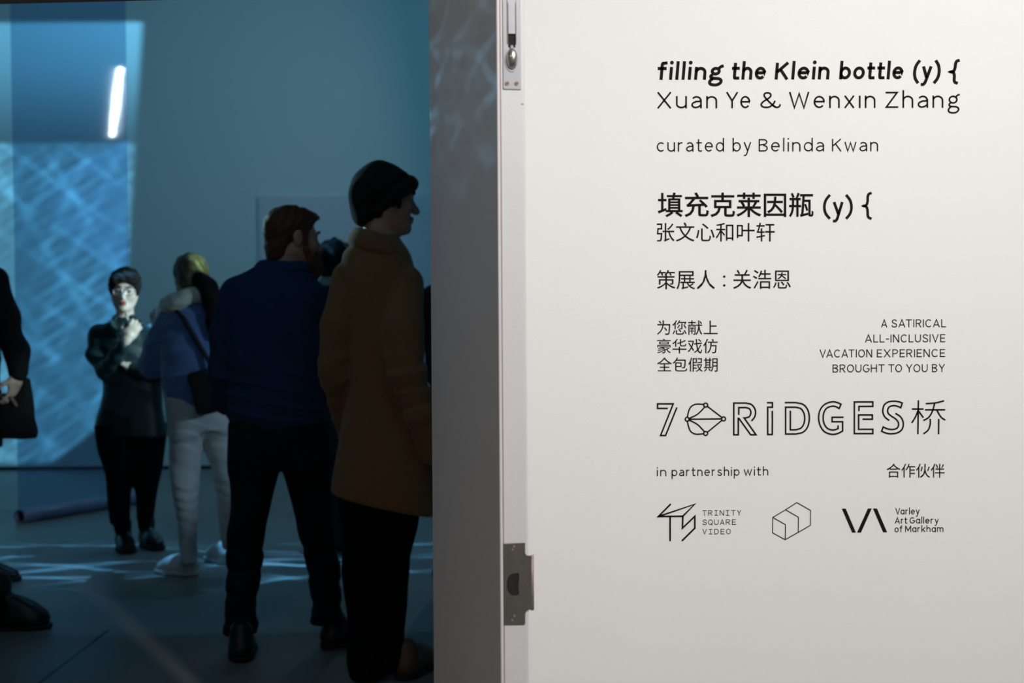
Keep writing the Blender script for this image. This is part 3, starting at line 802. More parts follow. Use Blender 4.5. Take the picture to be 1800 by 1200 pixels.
# ------------------------------------------------------------------ people: implicit surfaces turned into meshes
class Field:
    def __init__(s, lo, hi, h):
        s.lo = np.array(lo, float); s.h = h
        s.n = np.ceil((np.array(hi, float) - s.lo) / h).astype(int) + 1
        s.F = np.full(s.n, 1.0, np.float32)
    def window(s, lo, hi, pad):
        a = np.clip(np.floor((np.array(lo) - pad - s.lo) / s.h).astype(int), 0, s.n)
        b = np.clip(np.ceil((np.array(hi) + pad - s.lo) / s.h).astype(int) + 1, 0, s.n)
        if (b <= a).any(): return None
        sl = tuple(slice(i, j) for i, j in zip(a, b))
        g = np.meshgrid(*[s.lo[k] + s.h * np.arange(a[k], b[k]) for k in range(3)], indexing='ij')
        return sl, np.stack(g, -1).astype(np.float32)
    def add(s, prim, k=0.02):
        f, lo, hi = prim
        w_ = s.window(lo, hi, k + 4 * s.h)
        if w_ is None: return
        sl, p = w_
        d = f(p); a = s.F[sl]
        hh = np.maximum(k - np.abs(a - d), 0) / max(k, 1e-6)
        s.F[sl] = np.minimum(a, d) - hh * hh * k * 0.25
    def cut(s, prim, k=0.01):
        f, lo, hi = prim
        w_ = s.window(lo, hi, k + 4 * s.h)
        if w_ is None: return
        sl, p = w_
        d = -f(p); a = s.F[sl]
        hh = np.maximum(k - np.abs(a - d), 0) / max(k, 1e-6)
        s.F[sl] = np.maximum(a, d) + hh * hh * k * 0.25
    def warp(s, fn):
        g = np.meshgrid(*[s.lo[k] + s.h * np.arange(s.n[k]) for k in range(3)], indexing='ij', sparse=True)
        s.F += fn(*[a.astype(np.float32) for a in g]).astype(np.float32)
    def merge(s, o, k):
        hh = np.maximum(k - np.abs(s.F - o.F), 0) / k
        s.F = np.minimum(s.F, o.F) - hh * hh * k * 0.25
    def mesh(s):
        """naive surface nets"""
        F = s.F.copy()
        F[0] = F[-1] = 1; F[:, 0] = F[:, -1] = 1; F[:, :, 0] = F[:, :, -1] = 1
        neg = F < 0
        c = np.zeros(np.array(F.shape) - 1, np.int8)
        for dx in (0, 1):
            for dy in (0, 1):
                for dz in (0, 1):
                    c += neg[dx:F.shape[0] - 1 + dx, dy:F.shape[1] - 1 + dy, dz:F.shape[2] - 1 + dz]
        idx = np.argwhere((c > 0) & (c < 8))
        ids = np.full(c.shape, -1, np.int64); ids[tuple(idx.T)] = np.arange(len(idx))
        acc = np.zeros((len(idx), 3)); cnt = np.zeros(len(idx))
        corners = [np.array(q_) for q_ in ((0, 0, 0), (1, 0, 0), (0, 1, 0), (1, 1, 0), (0, 0, 1), (1, 0, 1), (0, 1, 1), (1, 1, 1))]
        for i in range(8):
            for j in range(i + 1, 8):
                d = corners[j] - corners[i]
                if np.abs(d).sum() != 1: continue
                va = F[tuple((idx + corners[i]).T)]; vb = F[tuple((idx + corners[j]).T)]
                m = (va < 0) != (vb < 0)
                t = np.where(m, va / np.where(m, va - vb, 1), 0)
                acc[m] += corners[i] + d * t[m, None]; cnt[m] += 1
        V = s.lo + s.h * (idx + acc / cnt[:, None])
        faces = []
        for ax_ in range(3):
            sl0 = [slice(None)] * 3; sl1 = [slice(None)] * 3
            sl0[ax_] = slice(0, -1); sl1[ax_] = slice(1, None)
            a, b = neg[tuple(sl0)], neg[tuple(sl1)]
            e = np.argwhere(a != b)
            u, v = [(1, 2), (2, 0), (0, 1)][ax_]
            ok = (e[:, u] > 0) & (e[:, v] > 0) & (e[:, u] < F.shape[u] - 1) & (e[:, v] < F.shape[v] - 1)
            e = e[ok]
            if not len(e): continue
            du, dv = np.eye(3, dtype=int)[u], np.eye(3, dtype=int)[v]
            q0, q1, q2, q3 = (ids[tuple((e - o).T)] for o in (du + dv, dv, 0 * du, du))
            quad = np.stack([q0, q1, q2, q3], 1)
            flip = ~a[tuple(e.T)]
            quad[flip] = quad[flip][:, ::-1]
            faces.append(quad)
        return V, np.concatenate(faces) if faces else np.zeros((0, 4), int)

def field_mesh(name, fld, material, parent, label=None):
    V, Fc = fld.mesh()
    me = bpy.data.meshes.new(name)
    me.vertices.add(len(V)); me.vertices.foreach_set('co', V.astype(np.float32).ravel())
    me.loops.add(len(Fc) * 4); me.loops.foreach_set('vertex_index', Fc.astype(np.int32).ravel())
    me.polygons.add(len(Fc)); me.polygons.foreach_set('loop_start', np.arange(0, len(Fc) * 4, 4, dtype=np.int32))
    me.update(calc_edges=True); me.validate()
    me.polygons.foreach_set('use_smooth', [True] * len(me.polygons))
    o = bpy.data.objects.new(name, me); COL.objects.link(o); me.materials.append(material)
    sm = o.modifiers.new('smooth', 'SMOOTH'); sm.factor = 0.5; sm.iterations = 2
    keep(o, parent)
    if label: o['label'] = label
    return o

A3 = lambda v: np.array(v, np.float32)
def rc(a, b, r1, r2):
    a, b = A3(a), A3(b); ab = b - a; L2 = float(ab @ ab) + 1e-9
    def f(p):
        t = np.clip(((p - a) @ ab) / L2, 0, 1)
        return np.linalg.norm(p - a - t[..., None] * ab, axis=-1) - (r1 + (r2 - r1) * t)
    r = max(r1, r2); return f, np.minimum(a, b) - r, np.maximum(a, b) + r
def ell(c, r, R=None):
    c, r = A3(c), A3(r); R_ = A3(R) if R is not None else np.eye(3, dtype=np.float32)   # columns of R are the axes
    def f(p):
        q_ = (p - c) @ R_
        k0 = np.linalg.norm(q_ / r, axis=-1); k1 = np.linalg.norm(q_ / (r * r), axis=-1) + 1e-6
        return k0 * (k0 - 1) / k1
    e = np.sqrt(((R_ * r) ** 2).sum(1)); return f, c - e, c + e
def boxp(c, hx, R=None, rnd=0.01):
    c, hx = A3(c), A3(hx); R_ = A3(R) if R is not None else np.eye(3, dtype=np.float32)
    def f(p):
        q_ = np.abs((p - c) @ R_) - hx + rnd
        return np.linalg.norm(np.maximum(q_, 0), axis=-1) + np.minimum(q_.max(-1), 0) - rnd
    e = (np.abs(R_) * hx).sum(1); return f, c - e, c + e
def half(q, n, lo, hi):
    """everything on the side the normal points to (for cutting)"""
    q, n = A3(q), A3(n); n = n / np.linalg.norm(n)
    return (lambda p: -((p - q) @ n)), A3(lo), A3(hi)
def loft(rows, rot=0.0, ex=2.3, inset=0.0, k=1):
    """upright body of stacked ellipses; rows = (z, cx, cy, half width, half depth)"""
    r = np.array(sorted(rows), np.float32); z = r[:, 0]
    zz = np.linspace(z[0], z[-1], 160)
    # smooth interpolation
    cols = []
    for c in range(1, 5):
        y = r[:, c]; m = np.gradient(y, z)
        i = np.clip(np.searchsorted(z, zz) - 1, 0, len(z) - 2); h_ = z[i + 1] - z[i]; t = (zz - z[i]) / h_
        cols.append((2 * t**3 - 3 * t**2 + 1) * y[i] + (t**3 - 2 * t**2 + t) * h_ * m[i] + (-2 * t**3 + 3 * t**2) * y[i + 1] + (t**3 - t**2) * h_ * m[i + 1])
    cr, sr = math.cos(rot), math.sin(rot)
    def f(p):
        cx, cy, a, b = (np.interp(p[..., 2], zz, c) for c in cols)
        a = np.maximum(a - inset, 0.01); b = np.maximum(b - inset, 0.01)
        x, y = p[..., 0] - cx, p[..., 1] - cy
        x, y = x * cr + y * sr, -x * sr + y * cr
        rr = (np.abs(x / a) ** ex + np.abs(y / b) ** ex) ** (1 / ex)
        g = np.sqrt((x / (a * a)) ** 2 + (y / (b * b)) ** 2) + 1e-6
        d = np.clip((rr - 1) * np.maximum(rr, .3) / g, -1, 1) * 0.92
        dz = np.maximum(z[0] + inset - p[..., 2], p[..., 2] - z[-1] + inset)
        return np.maximum(d, dz)
    mx = max(r[:, 3].max(), r[:, 4].max())
    return f, np.array([r[:, 1].min() - mx, r[:, 2].min() - mx, z[0]]), np.array([r[:, 1].max() + mx, r[:, 2].max() + mx, z[-1]])

def prows(rows, Y, dy=0.0):
    """rows traced from the photograph: (pixel row, left, right, half depth[, offset back]) at depth Y"""
    out = []
    for r in rows:
        a, b = P(r[1], r[0], Y), P(r[2], r[0], Y)
        out.append(((a[2] + b[2]) / 2, (a[0] + b[0]) / 2, Y + dy + (r[4] if len(r) > 4 else 0), (b[0] - a[0]) / 2, r[3]))
    return out

def frame(yaw, pitch=0.0, roll=0.0):
    """right, forward, up axes as columns; yaw 0 looks along +Y, positive turns to +X; pitch up"""
    f = np.array([math.sin(yaw) * math.cos(pitch), math.cos(yaw) * math.cos(pitch), math.sin(pitch)])
    r = np.array([math.cos(yaw), -math.sin(yaw), 0]); u = np.cross(r, f)
    r2 = r * math.cos(roll) + u * math.sin(roll); u2 = -r * math.sin(roll) + u * math.cos(roll)
    return np.stack([r2, f, u2], 1)

def head_prims(c, R, s=1.0):
    """a head with brow, sockets, nose, lips, chin, cheeks and ears: list of (kind, prim, blend)"""
    T_ = lambda x, y, z: np.array(c) + R @ (np.array([x, y, z]) * s)
    E_ = lambda x, y, z, a, b, d: ell(T_(x, y, z), np.array([a, b, d]) * s, R)
    C_ = lambda a, b, r1, r2: rc(T_(*a), T_(*b), r1 * s, r2 * s)
    L = [('+', E_(0, -.012, .035, .075, .096, .085), .02), ('+', E_(0, .035, -.025, .060, .058, .085), .03),
         ('+', C_((0, .02, -.062), (0, .062, -.092), .048, .027), .03), ('+', E_(0, .080, -.098, .020, .017, .017), .02)]
    for sx in (-1, 1):
        L += [('+', E_(sx * .040, .062, -.022, .024, .026, .026), .025), ('+', C_((sx * .052, .0, -.045), (sx * .03, .055, -.09), .022, .018), .03),
              ('-', E_(sx * .031, .102, .008, .017, .018, .011), .016), ('+', E_(sx * .031, .078, .006, .0135, .0125, .0115), .005),
              ('+', C_((sx * .012, .093, .027), (sx * .046, .080, .026), .009, .008), .014),
              ('+', E_(sx * .079, -.006, .0, .009, .021, .032), .008), ('-', E_(sx * .092, .0, .002, .009, .010, .017), .006), ('+', E_(sx * .010, .108, -.036, .008, .009, .007), .006)]
    L += [('+', C_((0, .090, .012), (0, .117, -.032), .009, .0125), .012), ('+', E_(0, .096, -.058, .023, .012, .0065), .007), ('+', E_(0, .095, -.071, .020, .012, .0075), .006),
          ('-', E_(0, .110, -.0645, .022, .009, .0018), .003)]
    return L

def hand_prims(wr, R, s=1.0, curl=(.35, .4, .45, .5), thumb=.4, spread=.12, left=False):
    """palm and five jointed fingers; R columns: across (towards the thumb), along the fingers, out of the palm's face"""
    T_ = lambda x, y, z: np.array(wr) + R @ (np.array([x, y, z]) * s)
    L = [rc(wr, T_(0, .03, 0), .026 * s, .030 * s), ell(T_(0, .052, 0), np.array([.042, .050, .017]) * s, R), ell(T_(.028, .030, .008), np.array([.018, .030, .015]) * s, R)]
    for i, (bx, ln) in enumerate(((.030, .078), (.010, .086), (-.010, .080), (-.029, .062))):
        a = curl[i]; sp = spread * (1.5 - i) * .8
        p = np.array([bx, .090 - .004 * abs(i - 1), 0.0]); ang = a * .5
        d0 = np.array([math.sin(sp), math.cos(sp), 0])
        for j, fr in enumerate((.46, .31, .23)):
            d = d0 * math.cos(ang) + np.array([0, 0, 1]) * math.sin(ang)
            q_ = p + d * ln * fr
            L.append(rc(T_(*p), T_(*q_), (.0095 - .001 * j) * s, (.0088 - .001 * j) * s)); p = q_; ang += a * 1.15
    p = np.array([.034, .028, .006]); d = np.array([.75, .62, .2 + thumb * .4]); d /= np.linalg.norm(d)
    q_ = p + d * .036; L.append(rc(T_(*p), T_(*q_), .0135 * s, .0112 * s))
    d2 = np.array([.35, .85, .25 + thumb * .6]); d2 /= np.linalg.norm(d2)
    L.append(rc(T_(*q_), T_(*(q_ + d2 * .032)), .0108 * s, .0085 * s))
    return L

def shoe_fields(heel, yaw, length, w_=0.048, ankle=None, high=0.10, h=0.006, bulk=1.0):
    """upper and sole of a shoe, standing on the floor"""
    R = frame(yaw); hl = np.array([heel[0], heel[1], 0.0])
    T_ = lambda x, y, z: hl + R @ np.array([x, y, z])
    lo = np.minimum(T_(-.1, -.08, 0), T_(.1, length + .08, 0)) - 0.1; hi = np.maximum(T_(-.1, -.08, 0), T_(.1, length + .08, 0)) + 0.1
    lo[2], hi[2] = -.02, high + 0.12
    k = bulk
    U = Field(lo, hi, h)
    U.add(rc(T_(0, .035, .05 * k), T_(0, .05, high), .042 * k, .044 * k), .02)
    U.add(rc(T_(0, .04, .045 * k), T_(0, length * .55, .045 * k), .042 * k, .044 * k), .03)
    U.add(ell(T_(0, length * .70, .032 * k), (w_ * k, length * .27, .040 * k), R), .03)
    U.add(rc(T_(0, length * .45, .075 * k), T_(0, length * .66, .055 * k), .030 * k, .026 * k), .03)
    for i in range(4):
        y = length * (.40 + .075 * i); z = (.108 - .0135 * i) * k
        U.add(rc(T_(-.022, y, z - .006), T_(.022, y, z - .006), .0045 * k, .0045 * k), .004)
    U.cut(half((0, 0, .018), (0, 0, -1), lo, hi), .004)
    So = Field(lo, hi, h)
    So.add(ell(T_(0, length * .70, .016), (w_ + .007, length * .30 + .004, .045), R), .02)
    So.add(ell(T_(0, .055, .016), (.046, .070, .045), R), .05)
    So.add(boxp(T_(0, length * .45, .016), (.036, length * .26, .03), R, .02), .04)
    So.cut(half((0, 0, .024), (0, 0, 1), lo, hi), .004); So.cut(half((0, 0, .001), (0, 0, -1), lo, hi), .003)
    return U, So

def add_shoe(root, heel, yaw, length, m, sole_m, high=0.10, w_=0.048, label=None, bulk=1.0):
    U, So = shoe_fields(heel, yaw, length, w_, None, high, bulk=bulk)
    o = field_mesh('shoe', U, m, root, label)
    so = field_mesh('sole', So, sole_m, root)
    so.parent = o; so.matrix_parent_inverse = Matrix.Identity(4)
    return o

def lumps(freq, amp, seed=0.0):
    rng = np.random.RandomState(int(seed * 10) + 3)
    ks = rng.normal(size=(5, 3)) * freq; ph = rng.uniform(0, 6.28, 5)
    return lambda x, y, z: amp * sum(np.sin(k[0] * x + k[1] * y + k[2] * z + p) for k, p in zip(ks, ph)) / 2.2

def folds(kx, ky, kz, amp, warp, z0=-9, z1=9, seed=0.0):
    """creases of cloth between two heights"""
    lw = lumps(9.0, 1.0, seed)
    def f(x, y, z):
        wob = lw(x, y, z) * warp
        m = np.clip((z - z0) / .06, 0, 1) * np.clip((z1 - z) / .06, 0, 1)
        s_ = np.sin(kx * x + ky * y + kz * z + wob)
        return amp * m * (s_ + 0.5 * np.sin(2.1 * (kx * x + ky * y + kz * z) + 1.7 * wob + 1.0))
    return f

SKIN = mat('skin', (0.52, 0.31, 0.23), 0.5, var=0.08, scale=30, bump=0.04, bscale=300)
SKIN_PALE = mat('pale_skin', (0.66, 0.46, 0.38), 0.5, var=0.06, scale=30)
EYE = mat('dark_eye', (0.03, 0.02, 0.018), 0.15, var=0.1)
LIPS = mat('red_lips', (0.34, 0.06, 0.07), 0.4)
CAMEL = mat('camel_wool', (0.235, 0.120, 0.050), 0.9, var=0.15, scale=60, bump=0.35, bscale=500, sheen=0.25, spec=0.1)
BLACKKNIT = mat('black_knit', (0.012, 0.011, 0.010), 0.9, var=0.3, scale=80, bump=0.6, bscale=260, sheen=0.1, spec=0.15)
BLACKTR = mat('black_trouser_cloth', (0.006, 0.006, 0.007), 0.9, var=0.2, scale=40, spec=0.1)
JEANS = mat('dark_denim', (0.010, 0.012, 0.018), 0.85, var=0.3, scale=60, spec=0.15, bump=0.2, bscale=600)
NAVY = mat('navy_shirt_cloth', (0.018, 0.046, 0.115), 0.8, var=0.12, scale=30, spec=0.15)
BLUEWOOL = mat('blue_fuzzy_wool', (0.12, 0.20, 0.42), 0.95, var=0.15, scale=90, bump=0.8, bscale=220, sheen=0.6, spec=0.1)
CREAM = mat('cream_fleece', (0.78, 0.76, 0.64), 0.95, var=0.12, scale=60, bump=0.8, bscale=180, sheen=0.5, spec=0.1)
WHITEDEN = mat('white_trouser_cloth', (0.55, 0.55, 0.55), 0.85, var=0.06, scale=20, spec=0.15, bump=0.15, bscale=200)
BLACKSHIRT = mat('black_satin_shirt', (0.012, 0.027, 0.031), 0.45, var=0.2, scale=20, spec=0.4)
BLACKWOOL = mat('black_wool', (0.010, 0.010, 0.011), 0.9, var=0.25, scale=60, bump=0.3, bscale=300, spec=0.15)
HAIRDARK = mat('dark_hair', (0.012, 0.009, 0.008), 0.7, var=0.5, scale=120, spec=0.15, bump=0.5, bscale=150, stretch=(1, 1, .25))
HAIRRED = mat('auburn_hair', (0.10, 0.040, 0.016), 0.6, var=0.4, scale=120, spec=0.3, bump=0.5, bscale=160, stretch=(1, 1, .3))
BEARD = mat('ginger_beard', (0.17, 0.065, 0.025), 0.7, var=0.4, scale=150, spec=0.2, bump=0.6, bscale=180, stretch=(1, 1, .3))
HAIRLIT = mat('brown_hair_lit_streaks', (0.11, 0.095, 0.06), 0.5, var=0.95, scale=45, spec=0.35, bump=0.6, bscale=120, stretch=(1, 1, .12))  # brown hair with the projection's bright streaks put into its colour
LEATHER = mat('black_leather', (0.010, 0.009, 0.009), 0.42, var=0.2, scale=30, spec=0.5, bump=0.1, bscale=120)
BROWNLEATHER = mat('brown_leather', (0.13, 0.06, 0.028), 0.5, var=0.2, scale=30)
SOLEB = mat('black_rubber', (0.012, 0.012, 0.012), 0.8)
SOLEW = mat('white_rubber', (0.62, 0.62, 0.62), 0.6)
WHITESHOE = mat('white_shoe_leather', (0.66, 0.66, 0.66), 0.5, var=0.05)
SILVER = mat('silver_metal', (0.8, 0.8, 0.8), 0.2, 1.0)
DARKGREEN = mat('dark_green_cloth', (0.022, 0.028, 0.026), 0.9, var=0.2)
MAROON = mat('dark_maroon_cloth', (0.030, 0.014, 0.014), 0.85, var=0.2)

def body_mesh(root, Y, headc, R, s, neck, torso, arms, legs, hands=(), feet=(), m=SKIN, h=0.006, inset=.018):
    """the whole body as one surface; arms/legs: chains of (point, radius)"""
    pts = [np.array(headc)] + [np.array(q_[0]) for ch in list(arms) + list(legs) for q_ in ch] + [np.array(e_) for f_ in feet for e_ in f_]
    lo = np.min(pts, 0) - 0.26; hi = np.max(pts, 0) + 0.26; lo[2] = -0.01
    B = Field(lo, hi, h)
    B.add(loft(torso, ex=2.2, inset=inset), .03)
    for ch in list(arms) + list(legs):
        for (a, ra), (b, rb) in zip(ch, ch[1:]): B.add(rc(a, b, max(.012, ra - inset), max(.012, rb - inset)), .03)
    for a, b in feet: B.add(rc(a, b, .030, .026), .03)
    (na, nr), (nb, nr2) = neck
    B.add(rc(na, nb, nr, nr2), .03)
    for kd, pr, k in head_prims(headc, R, s):
        (B.add if kd == '+' else B.cut)(pr, k * s)
    for hp in hands:
        for i, pr in enumerate(hp): B.add(pr, .012 if i < 3 else .006)
    return field_mesh('body', B, m, root)

def eyes(root, headc, R, s=1.0, glasses=False):
    for sx in (-1, 1):
        p = np.array(headc) + R @ (np.array([sx * .031, .0835, .006]) * s)
        F_ = Field(p - .03, p + .03, .0025); F_.add(ell(p, np.array([.0125, .0088, .0075]) * s, R), .001)
        field_mesh('eye', F_, EYE, root)
        F_ = Field(p - .05, p + .06, .003)
        T_ = lambda x, y, z: np.array(headc) + R @ (np.array([x, y, z]) * s)
        F_.add(rc(T_(sx * .014, .101, .031), T_(sx * .034, .0975, .034), .0045, .0045), .004); F_.add(rc(T_(sx * .034, .0975, .034), T_(sx * .052, .082, .028), .0045, .003), .004)
        field_mesh('eyebrow', F_, HAIRDARK, root)

def chain(Y, pts):
    """joints traced in pixels: (px, py, depth offset, radius)"""
    return [(P(a, b, Y + d), r) for a, b, d, r in pts]
def legs_in(F_, ch, k=.03):
    for (a, ra), (b, rb) in zip(ch, ch[1:]): F_.add(rc(a, b, ra - .010, rb - .006), k)
def tube_garment(F_, ch, k=.03):
    for (a, ra), (b, rb) in zip(ch, ch[1:]): F_.add(rc(a, b, ra, rb), k)
def bounds(chains, torso, pad=.12):
    pts = [q_[0] for ch in chains for q_ in ch]
    t = np.array(torso)
    lo = np.array([min(t[:, 1] - t[:, 3]), min(t[:, 2] - t[:, 4]), min(t[:, 0])]); hi = np.array([max(t[:, 1] + t[:, 3]), max(t[:, 2] + t[:, 4]), max(t[:, 0])])
    if pts: lo = np.minimum(lo, np.min(pts, 0)); hi = np.maximum(hi, np.max(pts, 0))
    return lo - pad, hi + pad
def foot_pts(heel, yaw, length):
    R = frame(yaw); hl = np.array([heel[0], heel[1], 0])
    return (hl + R @ np.array([0, .05, .055]), hl + R @ np.array([0, length * .72, .042]))

# --- the man in the camel coat and black beanie, seen from behind in three-quarter profile
Y1 = 5.12
base = floor_at(672, 1192)
r1 = thing('person', 'man in a long camel coat and black beanie in profile beside the door leaf', 'person', (base[0], base[1], 0), None)
hc1 = P(679, 353, Y1); R1 = frame(math.radians(72), math.radians(-3))
coat = prows([(408, 640, 700, .060, .0), (425, 622, 709, .085), (440, 606, 718, .10), (462, 600, 724, .115), (490, 597, 727, .122), (530, 603, 722, .125), (570, 610, 717, .122),
              (630, 613, 722, .12), (690, 608, 738, .13), (740, 598, 756, .145), (800, 591, 765, .155), (850, 585, 772, .16), (905, 580, 777, .165)], Y1)
armL = chain(Y1, [(613, 490, -.02, .064), (594, 570, -.05, .062), (591, 655, -.04, .059), (606, 720, .06, .052), (618, 775, .11, .046)])
armR = chain(Y1, [(706, 500, -.03, .072), (709, 580, -.10, .072), (717, 662, -.14, .069), (741, 730, -.15, .060), (766, 792, -.12, .050)])
leg1 = prows([(860, 600, 672, .09), (900, 601, 674, .085), (950, 606, 674, .08), (1000, 606, 672, .075), (1060, 609, 668, .07), (1120, 614, 664, .066), (1170, 618, 660, .066), (1184, 619, 660, .07)], Y1, -.03)
leg2 = prows([(860, 655, 738, .09), (900, 656, 734, .085), (960, 656, 723, .08), (1010, 654, 711, .075), (1050, 652, 706, .07), (1100, 650, 704, .066), (1150, 656, 706, .066), (1176, 662, 712, .07)], Y1, .05)
legc1 = chain(Y1, [(640, 850, -.02, .095), (640, 1000, -.03, .07), (640, 1165, -.03, .05)])
legc2 = chain(Y1, [(695, 850, .06, .095), (690, 1000, .06, .07), (690, 1160, .02, .05)])
f1a, f1b = floor_at(640, 1199), floor_at(705, 1196)
rel = lambda hand: hand
h1 = hand_prims(armR[-1][0], frame(math.radians(60), math.radians(-55)), .95)
h2 = hand_prims(armL[-1][0], frame(math.radians(30), math.radians(-60)), .95)
body_mesh(r1, Y1, hc1, R1, .98, ((hc1 + R1 @ np.array([0, -.02, -.05]), .056), (P(664, 440, Y1), .062)), coat[:9], [armL, armR], [legc1, legc2], [h1, h2],
          [foot_pts(f1a, math.radians(8), .28), foot_pts(f1b, math.radians(22), .28)], SKIN)
eyes(r1, hc1, R1, .98)
lo, hi = bounds([armL, armR], coat)
G = Field(lo, hi, .008)
G.add(loft(coat, ex=2.2), .02)
GA = Field(lo, hi, .008); tube_garment(GA, armL, .02); tube_garment(GA, armR, .02)
GA.warp(folds(20, 10, -78, .0034, 2.6, P(700, 770, Y1)[2], P(700, 600, Y1)[2], 1.0)); G.merge(GA, .006)
G.warp(lumps(11, .004, 2.0))
hem = P(583, 864, Y1); hem2 = P(700, 890, Y1); dirh = hem2 - hem
G.cut(half(hem, (-dirh[2], 0, dirh[0]), lo, hi) if False else half(hem, (dirh[2], 0, -dirh[0]), lo, hi), .006)
# the vent that opens low on the left of the back
va, vb = P(607, 705, Y1 - .16), P(592, 880, Y1 - .16)
G.cut(rc(va, vb, .004, .020), .012)
cuffn = armR[-1][0] - armR[-2][0]
co = field_mesh('coat', G, CAMEL, r1)
# collar standing round the neck, turned over at the back
K = Field(P(655, 420, Y1) - .22, P(655, 420, Y1) + .22, .006)
ring = []
for i in range(25):
    t = -150 + 300 * i / 24
    th = math.radians(t)
    c = P(665, 408, Y1)
    ring.append(c + np.array([-.078 * math.cos(th), -.082 * math.sin(th), -.022 * (1 - math.cos(th)) + .012]))
for a_, b_ in zip(ring, ring[1:]): K.add(rc(a_, b_, .007, .007), .008); K.add(rc(a_ + np.array([0, 0, -.026]) + (a_ - c) * .08, b_ + np.array([0, 0, -.026]) + (b_ - c) * .08, .007, .007), .03); K.add(rc(a_ + np.array([0, 0, -.050]) + (a_ - c) * .18, b_ + np.array([0, 0, -.050]) + (b_ - c) * .18, .006, .006), .03)
ck = field_mesh('collar', K, CAMEL, r1)
# beanie: slouching crown and the turned-up edge
Bn = Field(hc1 - .26, hc1 + .26, .006)
Bn.add(ell(P(664, 336, Y1), (.094, .105, .103)), .02)
Bn.add(ell(P(640, 347, Y1), (.050, .085, .072)), .04)
Bn.add(ell(P(674, 302, Y1), (.050, .070, .040)), .035)
Bn.add(ell(P(694, 318, Y1), (.060, .085, .040)), .03)
axc = np.array([.745, .10, .66]); axc /= np.linalg.norm(axc)            # line of the turned-up edge
up_ = np.array([-.66, 0, .745])
Rr = np.stack([axc, np.cross(up_, axc), up_ - axc * (up_ @ axc)], 1); Rr /= np.linalg.norm(Rr, axis=0)
cc = P(690, 351, Y1)
Bn.add(ell(cc, (.113, .103, .046), Rr), .006); Bn.add(ell(P(721, 322, Y1), (.026, .06, .026)), .02)
gro = [cc + Rr @ np.array([.112 * math.cos(t * PI / 18), .099 * math.sin(t * PI / 18), .022]) for t in range(37)]
for a_, b_ in zip(gro, gro[1:]): Bn.cut(rc(a_, b_, .0065, .0065), .006)
Bn.add(ell(P(648, 380, Y1), (.040, .075, .030)), .03)
Bn.cut(half(cc - Rr[:, 2] * .034, -Rr[:, 2], hc1 - .26, hc1 + .26), .02)
Bn.add(ell(P(640, 372, Y1), (.036, .070, .048)), .03)
Bn.warp(lumps(32, .0045, 4.0))
Bn.cut(rc(P(641, 303, Y1), P(655, 296, Y1), .010, .012), .02)
field_mesh('beanie', Bn, BLACKKNIT, r1)
Hh = Field(hc1 - .2, hc1 + .2, .006)
Hh.add(ell(P(666, 376, Y1), (.060, .075, .042)), .02)
Hh.add(rc(hc1 + R1 @ np.array([.072, .035, .015]), hc1 + R1 @ np.array([.076, .030, -.028]), .012, .007), .01)
Hh.add(rc(hc1 + R1 @ np.array([-.072, .035, .015]), hc1 + R1 @ np.array([-.076, .030, -.028]), .012, .007), .01)
Hh.warp(lumps(60, .003, 5.0))
field_mesh('hair', Hh, HAIRDARK, r1)
lo, hi = bounds([], leg1 + leg2)
G = Field(lo, hi, .008)
G.add(loft(leg1), .01); G.add(loft(leg2), .03); legs_in(G, legc1); legs_in(G, legc2); G.warp(lumps(16, .005, 6.0))
field_mesh('trousers', G, BLACKTR, r1)
add_shoe(r1, f1a, math.radians(8), .29, BROWNLEATHER, SOLEB, .10)
add_shoe(r1, f1b, math.radians(22), .29, BROWNLEATHER, SOLEB, .10)
for i, (bx, by) in enumerate(((738, 765), (743.5, 770.5), (748.5, 776))):
    Bt = Field(P(bx, by, Y1 - .155) - .04, P(bx, by, Y1 - .155) + .04, .003)
    Bt.add(ell(P(bx, by, Y1 - .150), (.011, .006, .011)), .002)
    field_mesh('cuff_button', Bt, BLACKWOOL, r1)

# --- the bearded man in the navy shirt, from behind with his head turned to the right
Y2 = 5.56
fl, fr = floor_at(422, 1158), floor_at(566, 1132)
r2 = thing('person', 'red-bearded man in a navy shirt and dark jeans with his back turned', 'person', ((fl[0] + fr[0]) / 2, (fl[1] + fr[1]) / 2, 0))
hc2 = P(514, 420, Y2); R2 = frame(math.radians(60), math.radians(-4))
shirt = prows([(461, 462, 536, .075), (470, 448, 543, .09), (482, 425, 552, .105), (500, 404, 560, .12), (525, 394, 566, .135), (560, 391, 568, .145), (620, 396, 567, .15), (680, 400, 567, .155), (725, 402, 568, .16), (741, 404, 567, .155), (752, 408, 563, .145)], Y2)
aL = chain(Y2, [(416, 513, .0, .060), (396, 590, -.01, .060), (390, 655, .0, .054), (397, 705, .10, .047), (416, 722, .22, .040)])
aR = chain(Y2, [(551, 520, .0, .062), (560, 590, .04, .058), (572, 655, .10, .052), (560, 690, .26, .046), (530, 700, .33, .040)])
lgL = prows([(742, 405, 490, .12), (800, 407, 494, .115), (830, 409, 491, .105), (870, 411, 480, .095), (900, 412, 474, .09), (930, 408, 466, .085), (1000, 401, 457, .075), (1050, 399, 453, .07), (1088, 397, 452, .072), (1094, 394, 454, .078), (1112, 394, 453, .078)], Y2, -.03)
lgR = prows([(742, 485, 573, .12), (800, 493, 580, .115), (830, 500, 583, .105), (870, 513, 585, .095), (900, 521, 587, .09), (960, 537, 592, .08), (1040, 547, 598, .075), (1085, 545, 597, .078), (1096, 544, 596, .078)], Y2, .02)
pel = prows([(735, 404, 570, .14), (780, 405, 575, .145), (822, 409, 580, .13)], Y2)
lcL = chain(Y2, [(448, 790, -.02, .09), (435, 930, -.03, .066), (425, 1090, -.03, .048)])
lcR = chain(Y2, [(530, 790, .0, .09), (553, 930, .02, .066), (572, 1075, .03, .048)])
